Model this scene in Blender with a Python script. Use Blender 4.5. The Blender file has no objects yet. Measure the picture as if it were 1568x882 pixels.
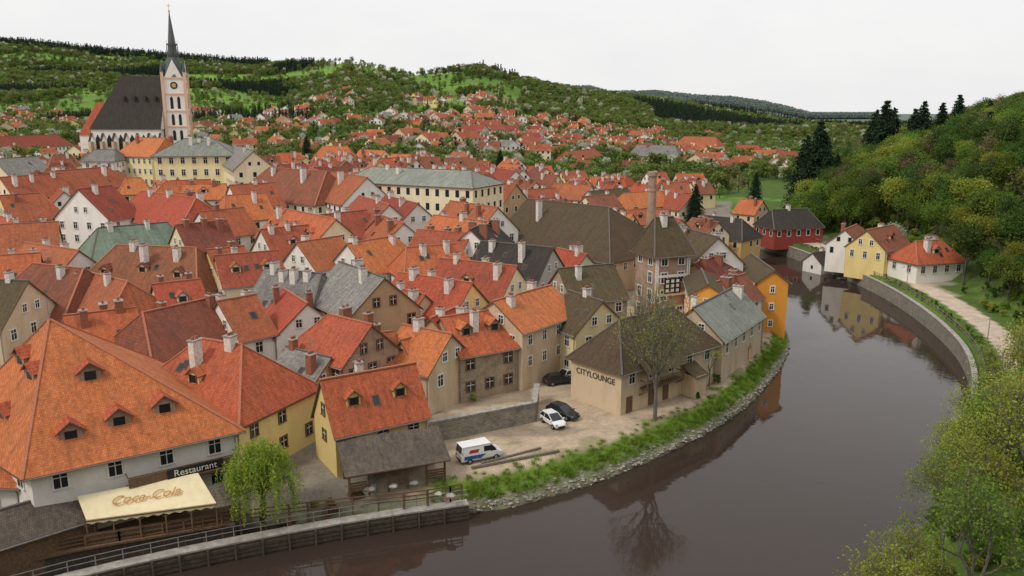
import bpy, math, random
import numpy as np
from mathutils import Vector, Matrix
random.seed(7); rng=np.random.default_rng(7)
U=random.uniform
CZ=40.0; F=1230.0; HV=170.0
PIT=math.atan((441-HV)/F); CP=math.cos(PIT); SP=math.sin(PIT)
scene=bpy.context.scene
# ---------------------------------------------------------------- survey helper: sight line from the viewpoint to a level z
def ray(u,v):
    a=(441-v)/F
    return ((u-784)/F, CP+a*SP, -SP+a*CP)
def P(u,v,z):
    d=ray(u,v); t=(CZ-z)/(-d[2]); return Vector((d[0]*t,d[1]*t))
def slope(v):
    a=(441-np.asarray(v,float))/F
    return (SP-CP*a)/(CP+SP*a)
# ---------------------------------------------------------------- materials
MATS={}
def newmat(name):
    m=bpy.data.materials.new(name); m.use_nodes=True
    nt=m.node_tree; nt.nodes.clear()
    out=nt.nodes.new('ShaderNodeOutputMaterial'); b=nt.nodes.new('ShaderNodeBsdfPrincipled')
    nt.links.new(b.outputs[0],out.inputs[0])
    MATS[name]=m
    return m,nt,b,out
def c4(c): return (c[0],c[1],c[2],1)
def noise(nt,vec,scale,detail=4,rough=.6):
    n=nt.nodes.new('ShaderNodeTexNoise'); n.inputs['Scale'].default_value=scale
    n.inputs['Detail'].default_value=detail; n.inputs['Roughness'].default_value=rough
    nt.links.new(vec,n.inputs['Vector']); return n.outputs['Fac']
def ramp(nt,fac,stops):
    r=nt.nodes.new('ShaderNodeValToRGB'); e=r.color_ramp.elements
    while len(e)<len(stops): e.new(.5)
    for i,(p,c) in enumerate(stops):
        e[i].position=p; e[i].color=c4(c) if not isinstance(c,(int,float)) else (c,c,c,1)
    nt.links.new(fac,r.inputs[0]); return r.outputs[0]
def mix(nt,fac,a,b,mode='MIX'):
    m=nt.nodes.new('ShaderNodeMix'); m.data_type='RGBA'; m.blend_type=mode
    if isinstance(fac,(int,float)): m.inputs[0].default_value=fac
    else: nt.links.new(fac,m.inputs[0])
    for s,i in ((a,6),(b,7)):
        if isinstance(s,tuple): m.inputs[i].default_value=c4(s)
        else: nt.links.new(s,m.inputs[i])
    return m.outputs[2]
def math_(nt,op,a,b=None):
    m=nt.nodes.new('ShaderNodeMath'); m.operation=op
    for i,s in enumerate((a,b)):
        if s is None: continue
        if isinstance(s,(int,float)): m.inputs[i].default_value=s
        else: nt.links.new(s,m.inputs[i])
    return m.outputs[0]
def coords(nt,kind='Object',scale=None):
    t=nt.nodes.new('ShaderNodeTexCoord'); o=t.outputs[kind]
    if scale:
        mp=nt.nodes.new('ShaderNodeMapping'); mp.inputs['Scale'].default_value=scale
        nt.links.new(o,mp.inputs[0]); o=mp.outputs[0]
    return o
def objrand(nt,lo,hi):
    o=nt.nodes.new('ShaderNodeObjectInfo'); mr=nt.nodes.new('ShaderNodeMapRange')
    mr.inputs[3].default_value=lo; mr.inputs[4].default_value=hi
    nt.links.new(o.outputs['Random'],mr.inputs[0]); return mr.outputs[0]
def hsv(nt,col,h=None,s=None,v=None):
    n=nt.nodes.new('ShaderNodeHueSaturation')
    for k,x in (('Hue',h),('Saturation',s),('Value',v)):
        if x is None: continue
        if isinstance(x,(int,float)): n.inputs[k].default_value=x
        else: nt.links.new(x,n.inputs[k])
    nt.links.new(col,n.inputs['Color']); return n.outputs[0]
def bump(nt,b,h,strength=.3,dist=.05):
    n=nt.nodes.new('ShaderNodeBump'); n.inputs['Strength'].default_value=strength; n.inputs['Distance'].default_value=dist
    nt.links.new(h,n.inputs['Height']); nt.links.new(n.outputs[0],b.inputs['Normal'])
def simple(name,c1,c2=None,scale=2,rough=.8,bmp=0,rnd=0,metal=0):
    m,nt,b,_=newmat(name); b.inputs['Roughness'].default_value=rough; b.inputs['Metallic'].default_value=metal
    c2=c2 or tuple(x*.7 for x in c1)
    f=noise(nt,coords(nt),scale,5)
    col=ramp(nt,f,[(.35,c2),(.65,c1)])
    if rnd: col=hsv(nt,col,v=objrand(nt,1-rnd,1+rnd))
    nt.links.new(col,b.inputs['Base Color'])
    if bmp: bump(nt,b,f,bmp)
    return m
def tiles(name,c1,c2,stain,amount=.5,tw=.2,th=.25,hue=.012,val=.16):
    m,nt,b,_=newmat(name); b.inputs['Roughness'].default_value=.85; b.inputs['Specular IOR Level'].default_value=.3
    uv=coords(nt,'UV'); ob=coords(nt)
    br=nt.nodes.new('ShaderNodeTexBrick'); nt.links.new(uv,br.inputs['Vector'])
    br.inputs['Scale'].default_value=1; br.inputs['Brick Width'].default_value=tw; br.inputs['Row Height'].default_value=th
    br.inputs['Mortar Size'].default_value=.02; br.inputs['Mortar Smooth'].default_value=.6; br.inputs['Bias'].default_value=0
    br.inputs['Color1'].default_value=c4(c1); br.inputs['Color2'].default_value=c4(c2)
    br.inputs['Mortar'].default_value=c4(tuple(x*.55 for x in c2))
    n1=noise(nt,ob,.33,8,.75); n2=noise(nt,ob,1.8,8,.8)
    n3=noise(nt,coords(nt,'UV',(1.8,.16,1)),1,5,.65)
    f1=ramp(nt,n1,[(.40,0.),(.68,1.)]); 
    col=mix(nt,math_(nt,'MULTIPLY',f1,amount),br.outputs['Color'],stain)
    col=mix(nt,.75,col,ramp(nt,n2,[(.32,.48),(.5,.95),(.72,1.25)]),'MULTIPLY')
    col=mix(nt,.55,col,ramp(nt,n3,[(.32,.55),(.52,1.),(.7,1.15)]),'MULTIPLY')
    col=hsv(nt,col,h=objrand(nt,.5-hue,.5+hue),v=objrand(nt,1-val,1+val))
    nt.links.new(col,b.inputs['Base Color'])
    bump(nt,b,br.outputs['Fac'],-.35,.03)
    return m
def plaster(name,c,dirt=.45,rough=.9):
    m,nt,b,_=newmat(name); b.inputs['Roughness'].default_value=rough
    n1=noise(nt,coords(nt,'Object',(1,1,.35)),.55,6,.65); n2=noise(nt,coords(nt),5,5,.7)
    dk=tuple(x*f for x,f in zip(c,(.62,.56,.48)))
    col=mix(nt,math_(nt,'MULTIPLY',ramp(nt,n1,[(.45,0.),(.75,1.)]),dirt),c,dk)
    col=mix(nt,.35,col,ramp(nt,n2,[(.3,.7),(.6,1.)]),'MULTIPLY')
    col=hsv(nt,col,v=objrand(nt,.9,1.06))
    nt.links.new(col,b.inputs['Base Color']); bump(nt,b,n2,.15,.03); return m
def masonry(name,c1,c2,mortar,w=.55,h=.28,rough=.9):
    m,nt,b,_=newmat(name); b.inputs['Roughness'].default_value=rough
    uv=coords(nt,'UV'); br=nt.nodes.new('ShaderNodeTexBrick')
    nz=nt.nodes.new('ShaderNodeTexNoise'); nz.inputs['Scale'].default_value=2.5; nt.links.new(uv,nz.inputs['Vector'])
    mp=mix(nt,.2,uv,nz.outputs['Color'],'ADD'); nt.links.new(mp,br.inputs['Vector'])
    br.inputs['Scale'].default_value=1; br.inputs['Brick Width'].default_value=w; br.inputs['Row Height'].default_value=h
    br.inputs['Mortar Size'].default_value=.03
    br.inputs['Color1'].default_value=c4(c1); br.inputs['Color2'].default_value=c4(c2); br.inputs['Mortar'].default_value=c4(mortar)
    n=noise(nt,coords(nt),.8,7,.7)
    col=mix(nt,.8,br.outputs['Color'],ramp(nt,n,[(.3,.45),(.5,.9),(.7,1.2)]),'MULTIPLY')
    nt.links.new(col,b.inputs['Base Color']); bump(nt,b,br.outputs['Fac'],-.5,.05); return m
def leafmat(name,c1,c2,hue=.02,val=.25,trans=.28):
    m,nt,b,out=newmat(name); b.inputs['Roughness'].default_value=.65; b.inputs['Specular IOR Level'].default_value=.2
    f=noise(nt,coords(nt),1.3 if 'far' not in name else 4,3)
    col=ramp(nt,f,[(.35,c1),(.62,c2)])
    col=hsv(nt,col,h=objrand(nt,.5-hue,.5+hue),v=objrand(nt,1-val,1+val))
    nt.links.new(col,b.inputs['Base Color'])
    t=nt.nodes.new('ShaderNodeBsdfTranslucent'); nt.links.new(col,t.inputs[0])
    ms=nt.nodes.new('ShaderNodeMixShader'); ms.inputs[0].default_value=trans
    nt.links.new(b.outputs[0],ms.inputs[1]); nt.links.new(t.outputs[0],ms.inputs[2]); nt.links.new(ms.outputs[0],out.inputs[0])
    return m
tiles('roof_orange',(.62,.165,.070),(.46,.110,.045),(.27,.10,.06),.45)
tiles('roof_red',(.48,.125,.060),(.35,.088,.045),(.20,.08,.05),.6)
tiles('roof_rust',(.34,.105,.058),(.24,.076,.044),(.12,.065,.045),.7)
tiles('roof_brown',(.135,.090,.052),(.095,.064,.040),(.085,.078,.032),.7,val=.1)
tiles('roof_dark',(.060,.052,.046),(.045,.040,.037),(.08,.06,.04),.5,val=.1)
tiles('roof_grey',(.30,.285,.26),(.20,.19,.18),(.12,.11,.095),.6,.35,.3)
tiles('roof_green',(.24,.32,.24),(.19,.26,.20),(.14,.15,.10),.4,.9,3)
tiles('roof_slategreen',(.27,.28,.24),(.22,.23,.20),(.14,.14,.11),.4,.9,3)
tiles('shingle',(.20,.165,.13),(.13,.105,.082),(.07,.06,.05),.6,.18,.3)
for n,c in dict(white=(.86,.83,.77),cream=(.84,.73,.49),yellow=(.82,.64,.27),ochre=(.62,.40,.15),beige=(.66,.52,.36),
    grey=(.54,.50,.44),pink=(.76,.50,.36),green=(.56,.62,.42),orange=(.85,.36,.05),paleyellow=(.84,.72,.40),darkred=(.30,.05,.035),tan=(.52,.37,.21)).items():
    plaster('wall_'+n,c,.7 if n in('beige','grey','tan') else .4)
masonry('wall_stone',(.40,.31,.21),(.29,.22,.15),(.44,.36,.26),.42,.2)
masonry('wall_brick',(.38,.13,.07),(.30,.10,.055),(.42,.33,.25),.28,.09)
masonry('wall_rubble',(.36,.32,.26),(.24,.21,.17),(.18,.16,.13),.5,.24)
simple('ridge_cap',(.50,.17,.085),(.32,.12,.07),6)
simple('ridge_cap_grey',(.16,.14,.12),(.09,.08,.07),6)
simple('chimney_white',(.80,.77,.71),(.55,.51,.45),3); simple('chimney_brick',(.36,.13,.07),(.22,.09,.06),4)
simple('wood',(.20,.12,.065),(.10,.06,.035),5,bmp=.3); simple('wood_grey',(.26,.22,.18),(.13,.11,.09),5,bmp=.3)
simple('wood_wet',(.10,.075,.055),(.05,.04,.03),3,bmp=.3)
simple('wood_bright',(.62,.30,.07),(.42,.19,.05),5); simple('concrete',(.42,.39,.35),(.24,.22,.20),1.5,bmp=.2)
simple('metal_grey',(.42,.42,.42),(.3,.3,.3),4,.45,metal=.6); simple('white_paint',(.78,.77,.74),(.68,.66,.62),3,.5)
simple('awning',(.84,.73,.47),(.74,.63,.40),1.2,.8); simple('dark',(.02,.018,.016),(.012,.012,.012),2)
simple('gold',(.6,.42,.12),(.5,.34,.1),2,.3,metal=.8); simple('rock',(.40,.37,.32),(.2,.18,.155),1.5,bmp=.4,rnd=.3)
simple('bark',(.12,.095,.07),(.06,.048,.037),6,bmp=.4); simple('bark_grey',(.20,.175,.14),(.10,.088,.07),6,bmp=.4)
simple('dull_blue',(.03,.12,.4),(.02,.08,.3),2,.4); simple('red_paint',(.5,.03,.02),(.4,.03,.02),2,.4); simple('rubber',(.02,.02,.02),(.015,.015,.015),3)
simple('spire_slate',(.10,.115,.11),(.06,.07,.068),2,.6)
m,nt,b,_=newmat('glass'); b.inputs['Base Color'].default_value=(.022,.024,.027,1); b.inputs['Roughness'].default_value=.12
m,nt,b,_=newmat('paint_white'); b.inputs['Base Color'].default_value=(.78,.78,.78,1); b.inputs['Roughness'].default_value=.25; b.inputs['Coat Weight'].default_value=.5
m,nt,b,_=newmat('paint_black'); b.inputs['Base Color'].default_value=(.015,.017,.022,1); b.inputs['Roughness'].default_value=.25; b.inputs['Coat Weight'].default_value=.6
m,nt,b,_=newmat('lamp_red'); b.inputs['Base Color'].default_value=(.5,.02,.01,1)
leafmat('leaf_wood',(.075,.135,.018),(.19,.26,.035),.02,.35)
leafmat('leaf_deep',(.040,.085,.016),(.10,.165,.028),.02,.3)
leafmat('leaf_fresh',(.19,.235,.025),(.36,.39,.065),.015,.25)
leafmat('leaf_willow',(.19,.29,.03),(.34,.44,.06),.01)
leafmat('leaf_blossom',(.40,.42,.28),(.62,.60,.50),.01,.12)
leafmat('leaf_olive',(.14,.13,.055),(.24,.21,.09),.02,.2)
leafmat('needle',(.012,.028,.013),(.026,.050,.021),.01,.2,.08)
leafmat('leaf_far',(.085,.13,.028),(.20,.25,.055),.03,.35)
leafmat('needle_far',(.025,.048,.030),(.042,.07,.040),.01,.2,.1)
leafmat('leaf_haze_far',(.15,.20,.18),(.20,.25,.22),.01,.12,.1)  # bluish, paler leaves: distance haze put into the colour
leafmat('grass_blade',(.12,.22,.025),(.27,.38,.05),.02,.25)
m,nt,b,_=newmat('river_water'); b.inputs['Roughness'].default_value=.03; b.inputs['IOR'].default_value=1.33
n=noise(nt,coords(nt,'Object',(.02,.02,1)),1,3); nt.links.new(ramp(nt,n,[(.3,(.038,.026,.020)),(.7,(.052,.036,.029))]),b.inputs['Base Color'])
h1=noise(nt,coords(nt,'Object',(.30,.20,1)),1.,3,.5); h2=noise(nt,coords(nt,'Object',(1.8,1.1,1)),1,3)
bump(nt,b,math_(nt,'ADD',h1,math_(nt,'MULTIPLY',h2,.2)),.12,.2)
# ---------------------------------------------------------------- mesh builder
def link(o,parent=None):
    scene.collection.objects.link(o)
    if parent: o.parent=parent
    return o
def empty(name,loc):
    o=bpy.data.objects.new(name,None); o.location=loc; o.empty_display_size=.5; return link(o)
class MB:
    def __init__(s): s.v=[];s.f=[];s.m=[];s.uv=[]
    def face(s,pts,mi=0,uv=None):
        k=len(s.v); s.v.extend([tuple(p) for p in pts]); s.f.append(tuple(range(k,k+len(pts)))); s.m.append(mi)
        if uv is None:
            p0=Vector(pts[0]); e=(Vector(pts[1])-p0)
            n=e.cross(Vector(pts[-1])-p0)
            if abs(n.normalized().z if n.length>0 else 0)<.5:
                d=Vector((e.x,e.y,0)); d=d.normalized() if d.length>1e-4 else Vector((Vector(pts[-1])-p0).to_2d().to_3d()).normalized()
                uv=[((Vector(p)).dot(d),p[2]) for p in pts]
            else: uv=[(p[0],p[1]) for p in pts]
        s.uv.extend(uv)
    def box(s,c,ex,ey,ez,mi=0):
        c=Vector(c);ex=Vector(ex);ey=Vector(ey);ez=Vector(ez)
        q=lambda a,b_,d:c+ex*a+ey*b_+ez*d
        for F_ in (((-1,-1,-1),(1,-1,-1),(1,-1,1),(-1,-1,1)),((1,1,-1),(-1,1,-1),(-1,1,1),(1,1,1)),((1,-1,-1),(1,1,-1),(1,1,1),(1,-1,1)),
                  ((-1,1,-1),(-1,-1,-1),(-1,-1,1),(-1,1,1)),((-1,-1,1),(1,-1,1),(1,1,1),(-1,1,1)),((-1,1,-1),(1,1,-1),(1,-1,-1),(-1,-1,-1))):
            s.face([q(*k) for k in F_],mi)
    def beam(s,p,q,w,h,mi=0):
        p=Vector(p);q=Vector(q);d=q-p
        if d.length<1e-5: return
        L=d.length;d.normalize(); sd=d.cross(Vector((0,0,1)))
        if sd.length<.01: sd=Vector((1,0,0))
        sd.normalize(); up=sd.cross(d)
        s.box((p+q)/2,d*L/2,sd*w/2,up*h/2,mi)
    def cyl(s,p,q,r0,r1,n=8,mi=0,cap=True):
        p=Vector(p);q=Vector(q);d=(q-p).normalized(); a=d.orthogonal().normalized(); b_=d.cross(a)
        R=[[p+(a*math.cos(t)+b_*math.sin(t))*r0 for t in [2*math.pi*i/n for i in range(n)]],[q+(a*math.cos(t)+b_*math.sin(t))*r1 for t in [2*math.pi*i/n for i in range(n)]]]
        for i in range(n):
            j=(i+1)%n; s.face([R[0][i],R[0][j],R[1][j],R[1][i]],mi)
        if cap: s.face(R[1],mi); s.face(R[0][::-1],mi)
    def obj(s,name,mats,parent=None,origin=(0,0,0)):
        if not s.v: return None
        o=Vector(origin); me=bpy.data.meshes.new(name)
        me.from_pydata([(a-o.x,b_-o.y,c-o.z) for a,b_,c in s.v],[],s.f)
        for mm in mats: me.materials.append(MATS[mm])
        me.polygons.foreach_set('material_index',s.m)
        l=me.uv_layers.new(name='UVMap'); l.data.foreach_set('uv',[x for t in s.uv for x in t])
        me.update(); ob=bpy.data.objects.new(name,me)
        if parent is None: ob.location=o
        return link(ob,parent)
def v3(p,z): return Vector((p[0],p[1],z))
# ---------------------------------------------------------------- terrain
def sm(t): t=np.clip(t,0,1); return t*t*(3-2*t)
def vnoise(x,y,s,seed=0):
    x=x/s;y=y/s; xi=np.floor(x);yi=np.floor(y);fx=x-xi;fy=y-yi; fx=fx*fx*(3-2*fx);fy=fy*fy*(3-2*fy)
    h=lambda a,b_: np.modf(np.abs(np.sin(a*127.1+b_*311.7+seed*74.7)*43758.5453))[0]
    return (h(xi,yi)*(1-fx)+h(xi+1,yi)*fx)*(1-fy)+(h(xi,yi+1)*(1-fx)+h(xi+1,yi+1)*fx)*fy
inner=[(-200,938),(0,884),(130,848),(330,815),(480,798),(600,792),(700,784),(722,785),(770,781),(900,745),(1000,705),(1080,667),(1150,619),(1190,572),(1211,535),(1204,508),(1184,487),(1165,472),(1152,440),(1142,402),(1118,388),(1080,378),(1000,368),(860,358)]
outer=[(860,349),(1000,356),(1080,364),(1140,375),(1200,390),(1240,405),(1300,429),(1360,458),(1410,492),(1450,527),(1480,564),(1492,610),(1478,700),(1425,800),(1385,882),(1350,960),(1300,1100),(1220,1290)]
IN=[P(u,v,0) for u,v in inner]; OUT=[P(u,v,0) for u,v in outer]
def smooth_line(pts,n=3):
    for _ in range(n):
        q=[pts[0]]
        for a,b_ in zip(pts,pts[1:]): q+=[a*.75+b_*.25,a*.25+b_*.75]
        q.append(pts[-1]); pts=q
    return pts
INs=smooth_line(IN,2); OUTs=smooth_line(OUT,2)
POLY=[Vector((-200,30))]+INs+OUTs+[Vector((-46,34)),Vector((-200,0))]
PX=np.array([p.x for p in POLY]);PY=np.array([p.y for p in POLY])
oy=np.array([p.y for p in OUTs])[::-1]; ox=np.array([p.x for p in OUTs])[::-1]
mask=(oy<P(1140,375,0).y+.1); OYm=oy[mask]; OXm=ox[mask]; oi=np.argsort(OYm); OYm=OYm[oi]; OXm=OXm[oi]
def xrb(y): return np.where(y>OYm[-1],OXm[-1]+(y-OYm[-1])*.34,np.interp(y,OYm,OXm))
def polyinfo(x,y):
    ins=np.zeros(x.shape,bool); dm=np.full(x.shape,1e9); n=len(PX)
    for i in range(n):
        x1,y1=PX[i],PY[i];x2,y2=PX[(i+1)%n],PY[(i+1)%n]
        c=((y1>y)!=(y2>y)); 
        if y1!=y2: ins^=c&(x<(x2-x1)*(y-y1)/(y2-y1)+x1)
        L=(x2-x1)**2+(y2-y1)**2
        if L<1e-9: continue
        t=np.clip(((x-x1)*(x2-x1)+(y-y1)*(y2-y1))/L,0,1)
        dm=np.minimum(dm,np.hypot(x-x1-t*(x2-x1),y-y1-t*(y2-y1)))
    return ins,dm
SU=[-400,0,200,400,470,540,640,740,800,900,1000,1100,1200,1300,1900]
SV=[62,64,82,99,102,94,114,108,126,147,159,170,188,196,190]
SY=[2100,2050,2000,1850,1600,1350,1350,1350,1450,1550,1600,1600,1600,1600,1600]
BU=[-400,500,700,850,900,930,1000,1060,1110,1160,1200,1250,1300,1900]
BV=[120,150,150,140,140,148,147,154,156,163,172,186,200,196]
def height(x,y,full=False):
    x=np.atleast_1d(np.asarray(x,float));y=np.atleast_1d(np.asarray(y,float))
    yy=np.maximum(y,30); u=784+1230*x/yy
    wx=.12+.88*sm((45-x)/75)
    town=2.7+9.5*sm((y-100)/170)*wx
    Yr=np.interp(u,SU,SY); zr=CZ-Yr*slope(np.interp(u,SU,SV))
    s=np.clip((y-380)/(Yr-380),0,1)
    z=town+(zr-town)*s**1.6
    z=z+(vnoise(x,y,230,1)-.5)*38*np.clip(s*2.2-.1,0,1)*(1-.75*s)
    z=np.where(y>Yr,np.maximum(zr-(y-Yr)*.09,10),z)
    zb=(CZ-3600*slope(np.interp(u,BU,BV)))*sm((y-2100)/1500)
    z=np.maximum(z,zb)
    dR=(x-xrb(y))*.85
    cap=np.interp(u,[1150,1250,1330,1420,1500,1600,1900],[10,19,28,34,46,60,75])
    sl=np.interp(y,[60,110,150,600],[.75,.55,.75,.4])
    hill=3.1+cap*(1-np.exp(-np.maximum(0,dR-np.interp(y,[60,110,130],[1,4,13]))*sl/cap))
    hill=hill*np.where(y>450,np.clip(1-(y-450)/500,0,1),1)+(vnoise(x,y,22,5)-.5)*4*np.clip((dR-16)/20,0,1)
    z=np.where((dR>0),np.maximum(z,hill),z)
    ins,d=polyinfo(x,y)
    right=dR>-4
    z=np.where(ins,-1.6*np.clip(d/1.2,0,1)-.05,np.where(right|(y>205),.2+(z-.2)*np.clip(d/.7,0,1),.1+(z-.1)*np.clip(d/3.2,0,1)**.8))
    near=np.where(y<40,37.8-1.35*np.maximum(y,0),-99)
    z=np.where(~ins,np.maximum(z,near),z)
    if full: return z,u,ins,d,dR,s
    return z
def gz(x,y): return float(height(x,y)[0])
def axis(segs):
    a=[]
    for lo,hi,st in segs: a+=list(np.arange(lo,hi,st))
    return np.array(a)
xs=axis([(-5000,-1500,160),(-1500,-450,25),(-450,-150,8),(-150,-60,2.5),(-60,90,.75),(90,160,2.5),(160,500,9),(500,1500,25),(1500,5000,160)])
ys=axis([(-60,55,4),(55,145,.75),(145,235,1.5),(235,420,4),(420,1000,10),(1000,2300,20),(2300,4200,100),(4200,9000,500)])
X,Y=np.meshgrid(xs,ys); xf=X.ravel();yf=Y.ravel()
Z,uu,ins,dd,dR,ss=height(xf,yf,True)
n=len(xs);mr=len(ys)
idx=(np.arange(mr-1)[:,None]*n+np.arange(n-1)[None,:]).ravel()
faces=np.stack([idx,idx+1,idx+n+1,idx+n],1)
me=bpy.data.meshes.new('ground'); me.from_pydata(np.stack([xf,yf,Z],1).tolist(),[],faces.tolist())
def meadow(x,y):
    return vnoise(x*.55+y*.25,y,120,2)*.65+vnoise(x,y,55,4)*.35
col=np.tile(np.array([.09,.145,.032]),(len(xf),1))
def put(mask,c):
    global col
    mk=np.clip(mask.astype(float),0,1)[:,None]; col=col*(1-mk)+np.array(c)*mk
md=meadow(xf,yf); nz2=vnoise(xf,yf,9,3); nz3=vnoise(xf,yf,140,8); nz4=vnoise(xf*.4+yf*.8,yf*.3,90,12)
put(sm((md-.47)*8)*(yf>330),(.135,.245,.045)); put(sm((nz4-.5)*10)*(md>.5)*(yf>330),(.17,.30,.05)); put(sm((nz3-.66)*8)*(yf>330)*(md>.5),(.24,.25,.10))
put((nz2>.6)*.6*(yf<330),(.14,.22,.045))
put((yf>2300)*1.,(.14,.19,.16))  # far ground tinted bluish, aerial haze painted into its colour
left=(dR<-4)
town=left&(yf<330)&(uu<1120); put(town,(.25,.22,.18)); 
quay=left&(yf<150)&(xf>-14); put(quay,(.48,.38,.275)); put(quay*sm((nz2-.5)*4)*.6,(.34,.265,.19))
put((quay&(vnoise(xf,yf,5,9)>.72))*.55,(.21,.17,.125)); put(quay*sm((vnoise(xf,yf,3,19)-.66)*9)*.5*(dd<9),(.17,.20,.06))
bank=left&(~ins)&(dd<2.8)&(yf<190); put(bank&(xf>-8),(.14,.22,.035))
put(left&(~ins)&(dd<1.3)&(yf<190),(.22,.22,.14))
put((dR>4.0)&(dR<8.0)&(yf>90)&(yf<235),(.58,.47,.37)); put((dR>9)&(dR<13)&(yf>170)&(yf<235),(.36,.32,.27))
put((dR>14)&(yf<330),(.07,.10,.028))
put(ins,(.09,.07,.05)); 
ca=me.color_attributes.new('gcol','FLOAT_COLOR','POINT'); ca.data.foreach_set('color',np.c_[col,np.ones(len(col))].ravel())
for p in me.polygons: p.use_smooth=True
m,nt,b,_=newmat('ground_mat'); b.inputs['Roughness'].default_value=.95; b.inputs['Specular IOR Level'].default_value=.1
at=nt.nodes.new('ShaderNodeAttribute'); at.attribute_name='gcol'
n1=noise(nt,coords(nt),.35,8,.7); n2=noise(nt,coords(nt),2.2,5,.75)
cc=mix(nt,.7,at.outputs['Color'],ramp(nt,n1,[(.3,.55),(.5,1.),(.72,1.35)]),'MULTIPLY')
cc=mix(nt,.6,cc,ramp(nt,n2,[(.3,.6),(.55,1.),(.75,1.25)]),'MULTIPLY'); nt.links.new(cc,b.inputs['Base Color']); bump(nt,b,n2,.4,.1)
me.materials.append(m); link(bpy.data.objects.new('ground',me))
w=MB(); w.face([(-200,-0,0),(160,0,0),(160,300,0),(-200,300,0)]); w.obj('river',['river_water'])
# ---------------------------------------------------------------- houses
FOOT=[]
def windows(mb,p,q,zlo,zhi,sp=2.9,ww=1.0,wh=1.45,detail=True,skip=.08,storey=3.0,mat=0):
    d=(q-p);L=d.length
    if L<2.4: return
    d=d/L; out=Vector((d.y,-d.x,0)); d3=Vector((d.x,d.y,0)); up=Vector((0,0,1))
    n_=max(1,int((L-.8)/sp)); dx=L/n_; z=zhi-.75-wh
    while z>zlo+.9:
        for i in range(n_):
            if random.random()<skip: continue
            c=v3(p+d*(i+.5)*dx,z+wh/2)
            e=ww/2;h=wh/2
            g=lambda o,ex,ey:[c+out*o+d3*a*ex+up*b_*ey for a,b_ in((-1,-1),(1,-1),(1,1),(-1,1))]
            mb.face(g(.03,e,h),0)
            if detail:
                t=.09
                mb.box(c+out*.05+up*(h+t),d3*(e+2*t),out*.05,up*t,2); mb.box(c+out*.08-up*(h+t*.7),d3*(e+2*t),out*.08,up*t*.7,2)
                mb.box(c+out*.045+d3*(e+t),d3*t,out*.045,up*h,2); mb.box(c+out*.045-d3*(e+t),d3*t,out*.045,up*h,2)
                mb.box(c+out*.045,d3*.035,out*.015,up*h,1); mb.box(c+out*.043+up*h*.3,d3*e,out*.012,up*.035,1)
            else: mb.face(g(.015,e+.16,h+.16),2)
        z-=storey
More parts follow.
